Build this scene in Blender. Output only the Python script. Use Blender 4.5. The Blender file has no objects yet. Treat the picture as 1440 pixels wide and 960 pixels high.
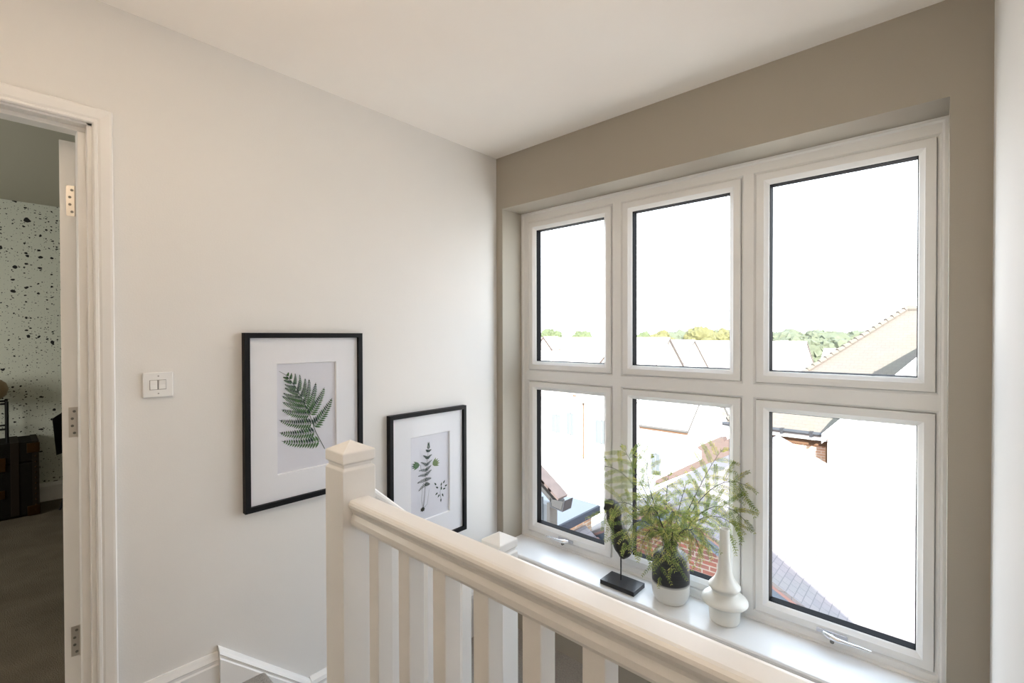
import bpy, bmesh, math, random
from mathutils import Vector, Matrix, noise
random.seed(7)
sc = bpy.context.scene
COL = sc.collection
PI = math.pi

# ------------------------------------------------------------------ materials
MATS = {}
def mat(name, color, rough=0.5, metal=0.0, spec=0.5, bump=0.0, bscale=40.0, var=0.0, vscale=6.0, coat=0.0, trans=None):
    if name in MATS: return MATS[name]
    m = bpy.data.materials.new(name); m.use_nodes = True
    nt = m.node_tree; b = nt.nodes['Principled BSDF']
    b.inputs['Base Color'].default_value = (*color, 1)
    b.inputs['Roughness'].default_value = rough
    b.inputs['Metallic'].default_value = metal
    b.inputs['Specular IOR Level'].default_value = spec
    if coat: b.inputs['Coat Weight'].default_value = coat
    tc = nt.nodes.new('ShaderNodeTexCoord')
    n = nt.nodes.new('ShaderNodeTexNoise'); n.inputs['Scale'].default_value = vscale; n.inputs['Detail'].default_value = 5
    nt.links.new(tc.outputs['Object'], n.inputs['Vector'])
    mx = nt.nodes.new('ShaderNodeMix'); mx.data_type = 'RGBA'
    v = max(var, 0.015)
    mx.inputs['A'].default_value = (*[c*(1-v) for c in color], 1)
    mx.inputs['B'].default_value = (*[min(1, c*(1+v)) for c in color], 1)
    nt.links.new(n.outputs['Fac'], mx.inputs['Factor'])
    nt.links.new(mx.outputs['Result'], b.inputs['Base Color'])
    if bump:
        n2 = nt.nodes.new('ShaderNodeTexNoise'); n2.inputs['Scale'].default_value = bscale; n2.inputs['Detail'].default_value = 4
        nt.links.new(tc.outputs['Object'], n2.inputs['Vector'])
        bp = nt.nodes.new('ShaderNodeBump'); bp.inputs['Strength'].default_value = bump; bp.inputs['Distance'].default_value = 0.01
        nt.links.new(n2.outputs['Fac'], bp.inputs['Height']); nt.links.new(bp.outputs['Normal'], b.inputs['Normal'])
    MATS[name] = m
    return m

def mat_brick(name, c1, c2, mortar, w, h, gap, rough=0.85, offset=0.5, squash=1.0):
    m = bpy.data.materials.new(name); m.use_nodes = True
    nt = m.node_tree; b = nt.nodes['Principled BSDF']; b.inputs['Roughness'].default_value = rough
    b.inputs['Specular IOR Level'].default_value = 0.2
    uv = nt.nodes.new('ShaderNodeUVMap')
    t = nt.nodes.new('ShaderNodeTexBrick')
    t.inputs['Scale'].default_value = 1.0
    t.inputs['Color1'].default_value = (*c1, 1); t.inputs['Color2'].default_value = (*c2, 1); t.inputs['Mortar'].default_value = (*mortar, 1)
    t.inputs['Mortar Size'].default_value = gap; t.inputs['Brick Width'].default_value = w; t.inputs['Row Height'].default_value = h
    t.inputs['Mortar Smooth'].default_value = 0.1; t.inputs['Bias'].default_value = 0.0
    t.offset = offset
    nt.links.new(uv.outputs['UV'], t.inputs['Vector'])
    n = nt.nodes.new('ShaderNodeTexNoise'); n.inputs['Scale'].default_value = 2.0; n.inputs['Detail'].default_value = 6
    nt.links.new(uv.outputs['UV'], n.inputs['Vector'])
    mx = nt.nodes.new('ShaderNodeMix'); mx.data_type = 'RGBA'; mx.blend_type = 'OVERLAY'; mx.inputs['Factor'].default_value = 0.35
    nt.links.new(t.outputs['Color'], mx.inputs['A']); nt.links.new(n.outputs['Color'], mx.inputs['B'])
    hs = nt.nodes.new('ShaderNodeMix'); hs.data_type = 'RGBA'; hs.inputs['Factor'].default_value = 0.75
    nt.links.new(t.outputs['Color'], hs.inputs['B']); nt.links.new(mx.outputs['Result'], hs.inputs['A'])
    nt.links.new(hs.outputs['Result'], b.inputs['Base Color'])
    bp = nt.nodes.new('ShaderNodeBump'); bp.inputs['Strength'].default_value = 0.5; bp.inputs['Distance'].default_value = 0.01
    inv = nt.nodes.new('ShaderNodeMath'); inv.operation = 'SUBTRACT'; inv.inputs[0].default_value = 1.0
    nt.links.new(t.outputs['Fac'], inv.inputs[1]); nt.links.new(inv.outputs[0], bp.inputs['Height'])
    nt.links.new(bp.outputs['Normal'], b.inputs['Normal'])
    MATS[name] = m
    return m

def mat_glass(name, refl=0.06, tint=(1, 1, 1), rough=0.0):
    m = bpy.data.materials.new(name); m.use_nodes = True
    nt = m.node_tree; nt.nodes.remove(nt.nodes['Principled BSDF'])
    out = nt.nodes['Material Output']
    tr = nt.nodes.new('ShaderNodeBsdfTransparent'); tr.inputs['Color'].default_value = (*tint, 1)
    gl = nt.nodes.new('ShaderNodeBsdfGlossy'); gl.inputs['Roughness'].default_value = rough
    lw = nt.nodes.new('ShaderNodeLayerWeight'); lw.inputs['Blend'].default_value = 0.15
    mu = nt.nodes.new('ShaderNodeMath'); mu.operation = 'MULTIPLY_ADD'; mu.inputs[1].default_value = 0.5; mu.inputs[2].default_value = refl
    mu.use_clamp = True
    nt.links.new(lw.outputs['Fresnel'], mu.inputs[0])
    mix = nt.nodes.new('ShaderNodeMixShader')
    nt.links.new(mu.outputs[0], mix.inputs['Fac']); nt.links.new(tr.outputs[0], mix.inputs[1]); nt.links.new(gl.outputs[0], mix.inputs[2])
    nt.links.new(mix.outputs[0], out.inputs['Surface'])
    MATS[name] = m
    return m

M_wall   = mat('wall_paint_offwhite', (0.735, 0.722, 0.702), 0.75, bump=0.04, bscale=180, var=0.012)
M_beige  = mat('wall_bounce_beige', (0.6, 0.52, 0.43), 0.8, bump=0.03, bscale=180)  # unseen rear wall, tinted to bounce warm light onto the balustrade
M_olive  = mat('wall_paint_taupe', (0.375, 0.342, 0.285), 0.75, bump=0.04, bscale=180)
M_ceil   = mat('ceiling_paint', (0.9, 0.87, 0.83), 0.85, bump=0.02, bscale=150)
M_gloss  = mat('white_satin_woodwork', (0.8, 0.79, 0.775), 0.28, spec=0.5, bump=0.012, bscale=60)
M_sill   = mat('white_sill_paint', (0.82, 0.82, 0.82), 0.22, spec=0.55, bump=0.01, bscale=50)
M_upvc   = mat('white_upvc', (0.86, 0.86, 0.855), 0.3, bump=0.01, bscale=70)
M_rubber = mat('black_gasket', (0.004, 0.004, 0.005), 0.6, spec=0.05)
M_chrome = mat('polished_chrome', (0.82, 0.83, 0.86), 0.12, metal=1.0)
M_nickel = mat('satin_nickel', (0.60, 0.56, 0.50), 0.28, metal=1.0)
M_nickel2 = mat('grey_handle_plate', (0.55, 0.55, 0.58), 0.35, metal=0.6)
M_screw  = mat('dark_screw', (0.18, 0.17, 0.15), 0.4, metal=1.0)
M_carpet = mat('grey_carpet', (0.42, 0.4, 0.375), 0.95, spec=0.1, bump=1.0, bscale=260, var=0.35, vscale=120)
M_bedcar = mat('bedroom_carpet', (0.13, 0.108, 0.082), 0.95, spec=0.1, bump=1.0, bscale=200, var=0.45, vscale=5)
M_black  = mat('black_frame_paint', (0.006, 0.006, 0.007), 0.5, spec=0.18)
M_mount  = mat('white_mount_card', (0.83, 0.83, 0.86), 0.8)
M_bevel  = mat('mount_bevel', (0.93, 0.93, 0.93), 0.7)
M_paper  = mat('print_paper', (0.70, 0.70, 0.76), 0.8)
M_fernA  = mat('print_fern_green', (0.055, 0.135, 0.045), 0.8, var=0.45, vscale=60)
M_fernB  = mat('print_fern_dark', (0.018, 0.048, 0.032), 0.8, var=0.35, vscale=60)
M_fernC  = mat('print_fern_yellow', (0.13, 0.19, 0.05), 0.8, var=0.4, vscale=60)
M_root   = mat('print_root', (0.06, 0.055, 0.04), 0.8)
M_switch = mat('white_switch_plastic', (0.80, 0.80, 0.79), 0.25)
M_gap    = mat('switch_gap_grey', (0.30, 0.29, 0.28), 0.6)
M_stone  = mat('dark_carved_stone', (0.022, 0.019, 0.016), 0.5, bump=0.9, bscale=45, var=0.6, vscale=25)
M_base   = mat('black_plinth', (0.012, 0.012, 0.014), 0.3, bump=0.02, bscale=90)
M_stem   = mat('plant_stem', (0.035, 0.035, 0.022), 0.7)
M_twig   = mat('plant_twig', (0.10, 0.14, 0.04), 0.6)
M_cream  = mat('white_ceramic', (0.74, 0.73, 0.68), 0.38, bump=0.03, bscale=80)
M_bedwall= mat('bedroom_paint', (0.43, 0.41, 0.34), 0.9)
M_trunk  = mat('dark_trunk_leather', (0.007, 0.006, 0.005), 0.8, spec=0.1, bump=0.2, bscale=60, var=0.4)
M_strap  = mat('trunk_strap', (0.014, 0.009, 0.006), 0.75, spec=0.15)
M_brass  = mat('aged_brass', (0.07, 0.035, 0.015), 0.4, metal=1.0)
M_darkch = mat('dark_chair_shell', (0.008, 0.009, 0.012), 0.45)
M_lamp   = mat('beige_globe', (0.30, 0.21, 0.12), 0.6, var=0.2, vscale=30)
M_render = mat('white_render', (0.80, 0.79, 0.76), 0.9)
M_barge  = mat('white_bargeboard', (0.82, 0.84, 0.86), 0.5)
M_vergeb = mat('blue_grey_fascia', (0.06, 0.08, 0.11), 0.45, bump=0.05)
M_brown  = mat('brown_bargeboard', (0.042, 0.028, 0.021), 0.7)
M_orange = mat('orange_brick_trim', (0.085, 0.042, 0.018), 0.8)
M_pink   = mat('pink_undercloak', (0.2, 0.11, 0.095), 0.8, bump=0.2)
M_ptile  = mat('pink_clay_tile', (0.17, 0.118, 0.098), 0.8, var=0.25, vscale=8)
M_felt   = mat('flat_roof_membrane', (0.135, 0.142, 0.15), 0.6, var=0.05, vscale=3)
M_dfasc  = mat('dark_flat_roof_fascia', (0.03, 0.034, 0.046), 0.5)
M_gutter = mat('grey_gutter', (0.022, 0.023, 0.026), 0.4)
M_gutin  = mat('stone_grey_gutter', (0.06, 0.054, 0.048), 0.6)
M_lead   = mat('lead_cladding', (0.075, 0.084, 0.094), 0.5, var=0.1)
M_ground = mat('pale_ground', (0.60, 0.585, 0.54), 0.95, var=0.12, vscale=0.4)
M_winfr  = mat('far_window_frame', (0.1, 0.105, 0.105), 0.5)
M_wingl  = mat('far_window_pane', (0.085, 0.095, 0.098), 0.15)
M_leafA  = mat('tree_leaf_green', (0.058, 0.072, 0.03), 0.9, var=0.35, vscale=1.2)
M_leafB  = mat('tree_leaf_yellow', (0.078, 0.074, 0.026), 0.9, var=0.35, vscale=1.2)
M_leafC  = mat('tree_leaf_blue', (0.054, 0.067, 0.04), 0.9, var=0.35, vscale=1.2)
M_wood   = mat('woodland_canopy', (0.066, 0.075, 0.045), 0.9, var=0.3, vscale=0.5)
M_bark   = mat('tree_bark', (0.10, 0.075, 0.05), 0.9)
M_glass  = mat_glass('window_glass', refl=0.015)
M_picgl  = mat_glass('picture_glass', refl=0.012)
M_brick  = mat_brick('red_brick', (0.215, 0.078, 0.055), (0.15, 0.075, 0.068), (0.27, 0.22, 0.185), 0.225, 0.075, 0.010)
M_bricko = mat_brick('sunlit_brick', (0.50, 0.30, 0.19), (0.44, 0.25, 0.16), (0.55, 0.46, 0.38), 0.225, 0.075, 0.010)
M_brickp = mat_brick('pink_shaded_brick', (0.104, 0.074, 0.063), (0.092, 0.066, 0.057), (0.098, 0.076, 0.067), 0.225, 0.075, 0.006)  # shade on this gable is put into a darker brick colour
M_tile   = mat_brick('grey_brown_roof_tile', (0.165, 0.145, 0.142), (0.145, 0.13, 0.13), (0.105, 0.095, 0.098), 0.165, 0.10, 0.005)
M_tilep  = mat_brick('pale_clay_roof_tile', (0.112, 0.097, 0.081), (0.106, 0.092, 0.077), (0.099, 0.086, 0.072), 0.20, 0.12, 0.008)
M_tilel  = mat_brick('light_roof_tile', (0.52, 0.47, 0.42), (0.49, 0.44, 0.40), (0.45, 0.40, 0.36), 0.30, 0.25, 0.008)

def mat_wallpaper():
    m = bpy.data.materials.new('speckled_wallpaper'); m.use_nodes = True
    nt = m.node_tree; b = nt.nodes['Principled BSDF']; b.inputs['Roughness'].default_value = 0.8
    tc = nt.nodes.new('ShaderNodeTexCoord')
    prev = None
    nz = nt.nodes.new('ShaderNodeTexNoise'); nz.inputs['Scale'].default_value = 26; nz.inputs['Detail'].default_value = 3
    nt.links.new(tc.outputs['Object'], nz.inputs['Vector'])
    wrp = nt.nodes.new('ShaderNodeVectorMath'); wrp.operation = 'MULTIPLY_ADD'
    wrp.inputs[1].default_value = (0.03, 0.03, 0.03)
    nt.links.new(nz.outputs['Color'], wrp.inputs[0]); nt.links.new(tc.outputs['Object'], wrp.inputs[2])
    sx = nt.nodes.new('ShaderNodeSeparateXYZ'); nt.links.new(wrp.outputs[0], sx.inputs[0])
    mp = nt.nodes.new('ShaderNodeCombineXYZ'); nt.links.new(sx.outputs['Y'], mp.inputs['X'])
    zz = nt.nodes.new('ShaderNodeMath'); zz.operation = 'MULTIPLY'; zz.inputs[1].default_value = 1.25
    nt.links.new(sx.outputs['Z'], zz.inputs[0]); nt.links.new(zz.outputs[0], mp.inputs['Y'])
    big = nt.nodes.new('ShaderNodeTexNoise'); big.inputs['Scale'].default_value = 3.5; big.inputs['Detail'].default_value = 2
    nt.links.new(tc.outputs['Object'], big.inputs['Vector'])
    for scale, thr, amp in ((14, 0.30, 0.46), (32, 0.28, 0.45), (55, 0.26, 0.42)):
        vo = nt.nodes.new('ShaderNodeTexVoronoi'); vo.voronoi_dimensions = '2D'; vo.inputs['Scale'].default_value = scale
        nt.links.new(mp.outputs[0], vo.inputs['Vector'])
        # radius per cell from the cell colour
        sep = nt.nodes.new('ShaderNodeSeparateColor'); nt.links.new(vo.outputs['Color'], sep.inputs[0])
        r = nt.nodes.new('ShaderNodeMath'); r.operation = 'POWER'; r.inputs[1].default_value = 3.0
        nt.links.new(sep.outputs[0], r.inputs[0])
        r2 = nt.nodes.new('ShaderNodeMath'); r2.operation = 'MULTIPLY'; r2.inputs[1].default_value = amp
        nt.links.new(r.outputs[0], r2.inputs[0])
        r3 = nt.nodes.new('ShaderNodeMath'); r3.operation = 'MULTIPLY'
        nt.links.new(r2.outputs[0], r3.inputs[0]); nt.links.new(big.outputs['Fac'], r3.inputs[1])
        lt = nt.nodes.new('ShaderNodeMath'); lt.operation = 'LESS_THAN'
        nt.links.new(vo.outputs['Distance'], lt.inputs[0]); nt.links.new(r3.outputs[0], lt.inputs[1])
        if prev is None: prev = lt
        else:
            mxm = nt.nodes.new('ShaderNodeMath'); mxm.operation = 'MAXIMUM'
            nt.links.new(prev.outputs[0], mxm.inputs[0]); nt.links.new(lt.outputs[0], mxm.inputs[1]); prev = mxm
    mix = nt.nodes.new('ShaderNodeMix'); mix.data_type = 'RGBA'
    mix.inputs['A'].default_value = (0.62, 0.64, 0.57, 1); mix.inputs['B'].default_value = (0.01, 0.01, 0.012, 1)
    nt.links.new(prev.outputs[0], mix.inputs['Factor']); nt.links.new(mix.outputs['Result'], b.inputs['Base Color'])
    return m
M_paperw = mat_wallpaper()

def mat_dipped():
    """white ceramic, matt black glaze over the upper part with brushed rings"""
    m = bpy.data.materials.new('dipped_ceramic'); m.use_nodes = True
    nt = m.node_tree; b = nt.nodes['Principled BSDF']; b.inputs['Roughness'].default_value = 0.42
    tc = nt.nodes.new('ShaderNodeTexCoord'); sp = nt.nodes.new('ShaderNodeSeparateXYZ')
    nt.links.new(tc.outputs['Object'], sp.inputs[0])
    mp = nt.nodes.new('ShaderNodeMapping'); mp.inputs['Scale'].default_value = (6, 6, 160)
    nt.links.new(tc.outputs['Object'], mp.inputs['Vector'])
    n = nt.nodes.new('ShaderNodeTexNoise'); n.inputs['Scale'].default_value = 1.0; n.inputs['Detail'].default_value = 4
    nt.links.new(mp.outputs[0], n.inputs['Vector'])
    ad = nt.nodes.new('ShaderNodeMath'); ad.operation = 'MULTIPLY_ADD'; ad.inputs[1].default_value = 0.014
    nt.links.new(n.outputs['Fac'], ad.inputs[0]); nt.links.new(sp.outputs['Z'], ad.inputs[2])
    mr = nt.nodes.new('ShaderNodeMapRange'); mr.inputs['From Min'].default_value = 0.088; mr.inputs['From Max'].default_value = 0.104
    nt.links.new(ad.outputs[0], mr.inputs['Value'])
    ramp = nt.nodes.new('ShaderNodeMix'); ramp.data_type = 'RGBA'
    ramp.inputs['A'].default_value = (0.010, 0.010, 0.012, 1); ramp.inputs['B'].default_value = (0.042, 0.042, 0.045, 1)
    nt.links.new(n.outputs['Fac'], ramp.inputs['Factor'])
    mix = nt.nodes.new('ShaderNodeMix'); mix.data_type = 'RGBA'; mix.inputs['A'].default_value = (0.76, 0.755, 0.72, 1)
    nt.links.new(mr.outputs[0], mix.inputs['Factor']); nt.links.new(ramp.outputs['Result'], mix.inputs['B'])
    nt.links.new(mix.outputs['Result'], b.inputs['Base Color'])
    bp = nt.nodes.new('ShaderNodeBump'); bp.inputs['Strength'].default_value = 0.25; bp.inputs['Distance'].default_value = 0.004
    nt.links.new(n.outputs['Fac'], bp.inputs['Height']); nt.links.new(bp.outputs['Normal'], b.inputs['Normal'])
    return m
M_dip = mat_dipped()

def mat_leaf():
    m = bpy.data.materials.new('fern_leaflet'); m.use_nodes = True
    nt = m.node_tree; b = nt.nodes['Principled BSDF']; out = nt.nodes['Material Output']
    b.inputs['Roughness'].default_value = 0.5
    tc = nt.nodes.new('ShaderNodeTexCoord')
    n = nt.nodes.new('ShaderNodeTexNoise'); n.inputs['Scale'].default_value = 28; n.inputs['Detail'].default_value = 3
    nt.links.new(tc.outputs['Object'], n.inputs['Vector'])
    cr = nt.nodes.new('ShaderNodeValToRGB'); e = cr.color_ramp
    e.elements[0].position = 0.33; e.elements[0].color = (0.12, 0.19, 0.045, 1)
    e.elements[1].position = 0.68; e.elements[1].color = (0.54, 0.49, 0.15, 1)
    k = e.elements.new(0.5); k.color = (0.27, 0.32, 0.085, 1)
    nt.links.new(n.outputs['Fac'], cr.inputs['Fac']); nt.links.new(cr.outputs['Color'], b.inputs['Base Color'])
    tr = nt.nodes.new('ShaderNodeBsdfTranslucent'); nt.links.new(cr.outputs['Color'], tr.inputs['Color'])
    mx = nt.nodes.new('ShaderNodeMixShader'); mx.inputs['Fac'].default_value = 0.5
    nt.links.new(b.outputs[0], mx.inputs[1]); nt.links.new(tr.outputs[0], mx.inputs[2]); nt.links.new(mx.outputs[0], out.inputs['Surface'])
    return m
M_leaf = mat_leaf()

# ------------------------------------------------------------------ object helpers
def wloc(o):
    v = Vector((0, 0, 0))
    while o is not None:
        v = v + o.location; o = o.parent
    return v
def thing(name, label=None, cat=None, loc=(0, 0, 0), group=None, kind=None):
    o = bpy.data.objects.new(name, None); COL.objects.link(o); o.location = loc
    o.empty_display_size = 0.1
    tag(o, label, cat, group, kind)
    return o
def tag(o, label=None, cat=None, group=None, kind=None):
    if label: o['label'] = label
    if cat: o['category'] = cat
    if group: o['group'] = group
    if kind: o['kind'] = kind
    return o
def metric_uv(bm):
    uvl = bm.loops.layers.uv.verify()
    for f in bm.faces:
        n = f.normal
        u = Vector((0, 0, 1)).cross(n)
        if u.length < 1e-4: u = Vector((1, 0, 0))
        u.normalize(); v = n.cross(u)
        for l in f.loops: l[uvl].uv = (l.vert.co.dot(u), l.vert.co.dot(v))
def obj(name, bm, m, parent=None, smooth=False, loc=None, bevel=0, seg=2, uv=False):
    """links a bmesh (world coordinates) as one mesh object"""
    bmesh.ops.recalc_face_normals(bm, faces=bm.faces)
    bm.normal_update()
    if uv: metric_uv(bm)
    base = wloc(parent) if parent is not None else Vector(loc if loc else (0, 0, 0))
    if base.length > 0: bmesh.ops.translate(bm, verts=bm.verts, vec=-base)
    me = bpy.data.meshes.new(name); bm.to_mesh(me); bm.free()
    o = bpy.data.objects.new(name, me); COL.objects.link(o)
    if parent is not None: o.parent = parent
    elif loc: o.location = loc
    for mm in (m if isinstance(m, (list, tuple)) else [m]): me.materials.append(mm)
    if smooth:
        for p in me.polygons: p.use_smooth = True
        me.set_sharp_from_angle(angle=math.radians(38))
    if bevel:
        b = o.modifiers.new('bevel', 'BEVEL'); b.width = bevel; b.segments = seg; b.limit_method = 'ANGLE'; b.angle_limit = math.radians(40)
    return o
def box(bm, x0, x1, y0, y1, z0, z1, mi=0):
    v = [bm.verts.new(p) for p in ((x0,y0,z0),(x1,y0,z0),(x1,y1,z0),(x0,y1,z0),(x0,y0,z1),(x1,y0,z1),(x1,y1,z1),(x0,y1,z1))]
    for f in ((3,2,1,0),(4,5,6,7),(0,1,5,4),(1,2,6,5),(2,3,7,6),(3,0,4,7)):
        fc = bm.faces.new([v[i] for i in f]); fc.material_index = mi
def B(*b):
    bm = bmesh.new()
    for q in b: box(bm, *q)
    return bm
def prism(bm, pts, vec, mi=0):
    """extrudes a polygon of 3-D points along vec"""
    a = [bm.verts.new(p) for p in pts]; b = [bm.verts.new(Vector(p) + Vector(vec)) for p in pts]
    n = len(pts); fs = [bm.faces.new(a), bm.faces.new(b[::-1])]
    for i in range(n): fs.append(bm.faces.new((a[i], a[(i+1) % n], b[(i+1) % n], b[i])))
    for f in fs: f.material_index = mi
def lathe(bm, prof, c, seg=48, mi=0, cap0=True, cap1=True):
    rings = []
    for r, z in prof:
        rings.append([bm.verts.new((c[0] + r*math.cos(2*PI*k/seg), c[1] + r*math.sin(2*PI*k/seg), c[2] + z)) for k in range(seg)])
    for a, b in zip(rings, rings[1:]):
        for k in range(seg): bm.faces.new((a[k], a[(k+1) % seg], b[(k+1) % seg], b[k])).material_index = mi
    if cap0: bm.faces.new(rings[0][::-1])
    if cap1: bm.faces.new(rings[-1])
def tube(bm, pts, r, seg=8, mi=0):
    pts = [Vector(p) for p in pts]; rings = []
    for i, p in enumerate(pts):
        d = (pts[min(i+1, len(pts)-1)] - pts[max(i-1, 0)]).normalized()
        up = Vector((0, 0, 1)) if abs(d.z) < 0.95 else Vector((1, 0, 0))
        u = d.cross(up).normalized(); v = d.cross(u)
        rr = r[i] if isinstance(r, (list, tuple)) else r
        rings.append([bm.verts.new(p + rr*(math.cos(2*PI*k/seg)*u + math.sin(2*PI*k/seg)*v)) for k in range(seg)])
    for a, b in zip(rings, rings[1:]):
        for k in range(seg): bm.faces.new((a[k], a[(k+1) % seg], b[(k+1) % seg], b[k])).material_index = mi
    bm.faces.new(rings[0][::-1]); bm.faces.new(rings[-1])
def ring_xz(bm, x0, x1, z0, z1, prof, mi=0, close=True):
    """sweeps profile [(inset, y), ...] round a rectangle in the XZ plane, mitred"""
    loops = []
    for d, y in prof:
        loops.append([bm.verts.new(p) for p in ((x0+d, y, z0+d), (x1-d, y, z0+d), (x1-d, y, z1-d), (x0+d, y, z1-d))])
    n = len(loops)
    for i in range(n if close else n-1):
        a, b = loops[i], loops[(i+1) % n]
        for k in range(4): bm.faces.new((a[k], a[(k+1) % 4], b[(k+1) % 4], b[k])).material_index = mi
def ring_yz(bm, y0, y1, z0, z1, prof, mi=0, close=True):
    """the same in the YZ plane: profile [(inset, x), ...]"""
    loops = []
    for d, x in prof:
        loops.append([bm.verts.new(p) for p in ((x, y0+d, z0+d), (x, y1-d, z0+d), (x, y1-d, z1-d), (x, y0+d, z1-d))])
    n = len(loops)
    for i in range(n if close else n-1):
        a, b = loops[i], loops[(i+1) % n]
        for k in range(4): bm.faces.new((a[k], a[(k+1) % 4], b[(k+1) % 4], b[k])).material_index = mi
def lerp(a, b, t): return a + (b - a) * t

# ------------------------------------------------------------------ room shell
RX = 2.123      # right wall
ZC = 2.40       # ceiling
YB = -4.3       # wall behind the viewer
ZL = -2.75      # floor at the foot of the stairs
S = 'structure'
# landing floor (carpeted), open over the stairwell
tag(obj('floor', B((0, RX, YB, -1.385, -0.25, 0.0)), M_carpet), kind=S)
tag(obj('floor_lower', B((0, RX, -1.385, 0, ZL-0.1, ZL)), M_carpet), kind=S)
tag(obj('ceiling', B((-3.5, RX+0.15, YB-0.1, 0.30, ZC, ZC+0.1)), M_ceil), kind=S)
DY0, DY1, DZ = -2.66, -1.84, 2.025         # rough door opening in the left wall
bm = B((-0.13, 0, DY1, 0.0, ZL-0.1, ZC), (-0.13, 0, YB, DY0, -0.2, ZC), (-0.13, 0, DY0, DY1, DZ, ZC), (-0.13, 0, YB, DY1, ZL-0.1, 0))
tag(obj('wall_left', bm, M_wall), kind=S)
WX0, WX1, WZ0, WZ1 = 0.05, 2.024, 0.045, 2.088
bm = B((-0.13, WX0, 0, 0.30, ZL-0.1, ZC), (WX1, RX+0.15, 0, 0.30, ZL-0.1, ZC), (WX0, WX1, 0, 0.30, WZ1, ZC), (WX0, WX1, 0, 0.30, ZL-0.1, WZ0))
tag(obj('wall_back', bm, M_olive), kind=S)
tag(obj('wall_right', B((RX, RX+0.15, YB-0.1, 0, ZL-0.1, ZC)), M_wall), kind=S)
tag(obj('wall_front', B((0, RX, YB-0.1, YB, -0.2, ZC)), M_beige), kind=S)
# stairwell apron under the landing edge
tag(obj('trim_1', B((0, RX, -1.385, -1.365, ZL, -0.03)), M_gloss), kind=S)

# skirting on the landing, with moulded top
def skirting(name, y0, y1, zb, h, t=0.018, end=True):
    prof = [(0, 0), (t, 0), (t, h-0.045), (t-0.004, h-0.040), (t-0.004, h-0.030), (t-0.002, h-0.026), (t-0.008, h-0.012), (0.006, h), (0, h)]
    bm = bmesh.new()
    prism(bm, [(x, y0, zb+z) for x, z in prof], (0, y1-y0, 0))
    return tag(obj(name, bm, M_gloss), kind=S)
skirting('baseboard_left', -1.801, -1.512, 0.0, 0.147)
skirting('baseboard_left_rear', YB, -2.70, 0.0, 0.147)
# wall string of the stair: follows the pitch downwards, moulded upper edge
def string_board():
    bm = bmesh.new()
    t = 0.032; y0, y1 = -1.512, -1.165
    sl = -(0.172+0.142)/(y1-y0)
    prof = [(0, -0.62), (t, -0.62), (t, -0.040), (t-0.005, -0.034), (t-0.005, -0.026), (t-0.002, -0.022), (t-0.010, -0.008), (0.010, 0), (0, 0)]
    def sec(y): return [bm.verts.new((x, y, 0.168 + sl*(y-y0) + z)) for x, z in prof]
    a, b = sec(y0), sec(y1); n = len(prof)
    bm.faces.new(a); bm.faces.new(b[::-1])
    for i in range(n): bm.faces.new((a[i], a[(i+1) % n], b[(i+1) % n], b[i]))
    return tag(obj('trim_2', bm, M_gloss), kind=S)
string_board()
skirting('trim_3', -1.165, -0.001, -0.40, 0.262, t=0.030)

# ------------------------------------------------------------------ staircase (top treads, half landing)
st = thing('staircase', 'grey carpeted stairs dropping from the landing beside the left wall', 'staircase', (0.42, -1.1, -0.4))
def tread(x0, x1, y0, y1, z, r=0.016):
    bm = bmesh.new()
    pts = [(y0, z-0.20), (y0, z), (y1-r, z)] + [(y1-r+r*math.sin(a), z-r+r*math.cos(a)) for a in (PI/6, PI/3, PI/2, 2*PI/3, 5*PI/6)] + [(y1-r, z-2*r), (y1-r, z-0.20)]
    prism(bm, [(x0, y, zz) for y, zz in pts], (x1-x0, 0, 0))
    return bm
obj('nosing', tread(0.033, 0.80, -1.384, -1.352, -0.0005), M_carpet, st, smooth=False)
obj('tread', tread(0.033, 0.80, -1.352, -1.125, -0.20), M_carpet, st)
obj('half_landing', B((0.031, 0.802, -1.125, -0.001, -0.60, -0.40)), M_carpet, st)
for k in range(5):
    obj('tread', B((0.899+0.222*k, 0.899+0.222*(k+1), -0.82, -0.001, -0.60-0.2*(k+1)-0.2, -0.60-0.2*k)), M_carpet, st)

# ------------------------------------------------------------------ landing balustrade
def newel(parent, x, y, s, zb, zt, name='newel_post'):
    h = s/2; bm = bmesh.new()
    def sq(hh, z): return [bm.verts.new((x+a*hh, y+b*hh, z)) for a, b in ((-1,-1),(1,-1),(1,1),(-1,1))]
    zc = zt - 0.022
    L = [sq(h, zb), sq(h, zc-0.046), sq(h-0.006, zc-0.040), sq(h-0.006, zc-0.032), sq(h, zc-0.027), sq(h, zc-0.002), sq(h-0.002, zc)]
    bm.faces.new(L[0][::-1])
    for a, b in zip(L, L[1:]):
        for k in range(4): bm.faces.new((a[k], a[(k+1) % 4], b[(k+1) % 4], b[k]))
    ap = bm.verts.new((x, y, zt))
    for k in range(4): bm.faces.new((L[-1][k], L[-1][(k+1) % 4], ap))
    return obj(name, bm, M_gloss, parent, bevel=0.0015)
RAIL = [(-0.022,-0.068),(-0.0255,-0.060),(-0.0255,-0.048),(-0.0235,-0.042),(-0.0215,-0.036),(-0.0225,-0.029),(-0.027,-0.022),(-0.0305,-0.017),(-0.0315,-0.010),(-0.0295,-0.0045),(-0.0245,-0.001),(-0.018,0.0)]
RAIL = RAIL + [(-u, v) for u, v in RAIL[::-1]]
YR = -1.437; ZR = 0.908; NX = 0.850
lb = thing('landing_balustrade', 'white painted landing balustrade with square newel, moulded handrail and square spindles', 'balustrade', (NX, YR, 0.0))
newel(lb, NX, -1.437, 0.092, 0.0, 1.050)
bm = bmesh.new()
prism(bm, [(NX+0.046, YR+u, ZR+v) for u, v in RAIL], (RX-NX-0.048, 0, 0))
obj('handrail', bm, M_gloss, lb, smooth=False, bevel=0.001, seg=1)
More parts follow.
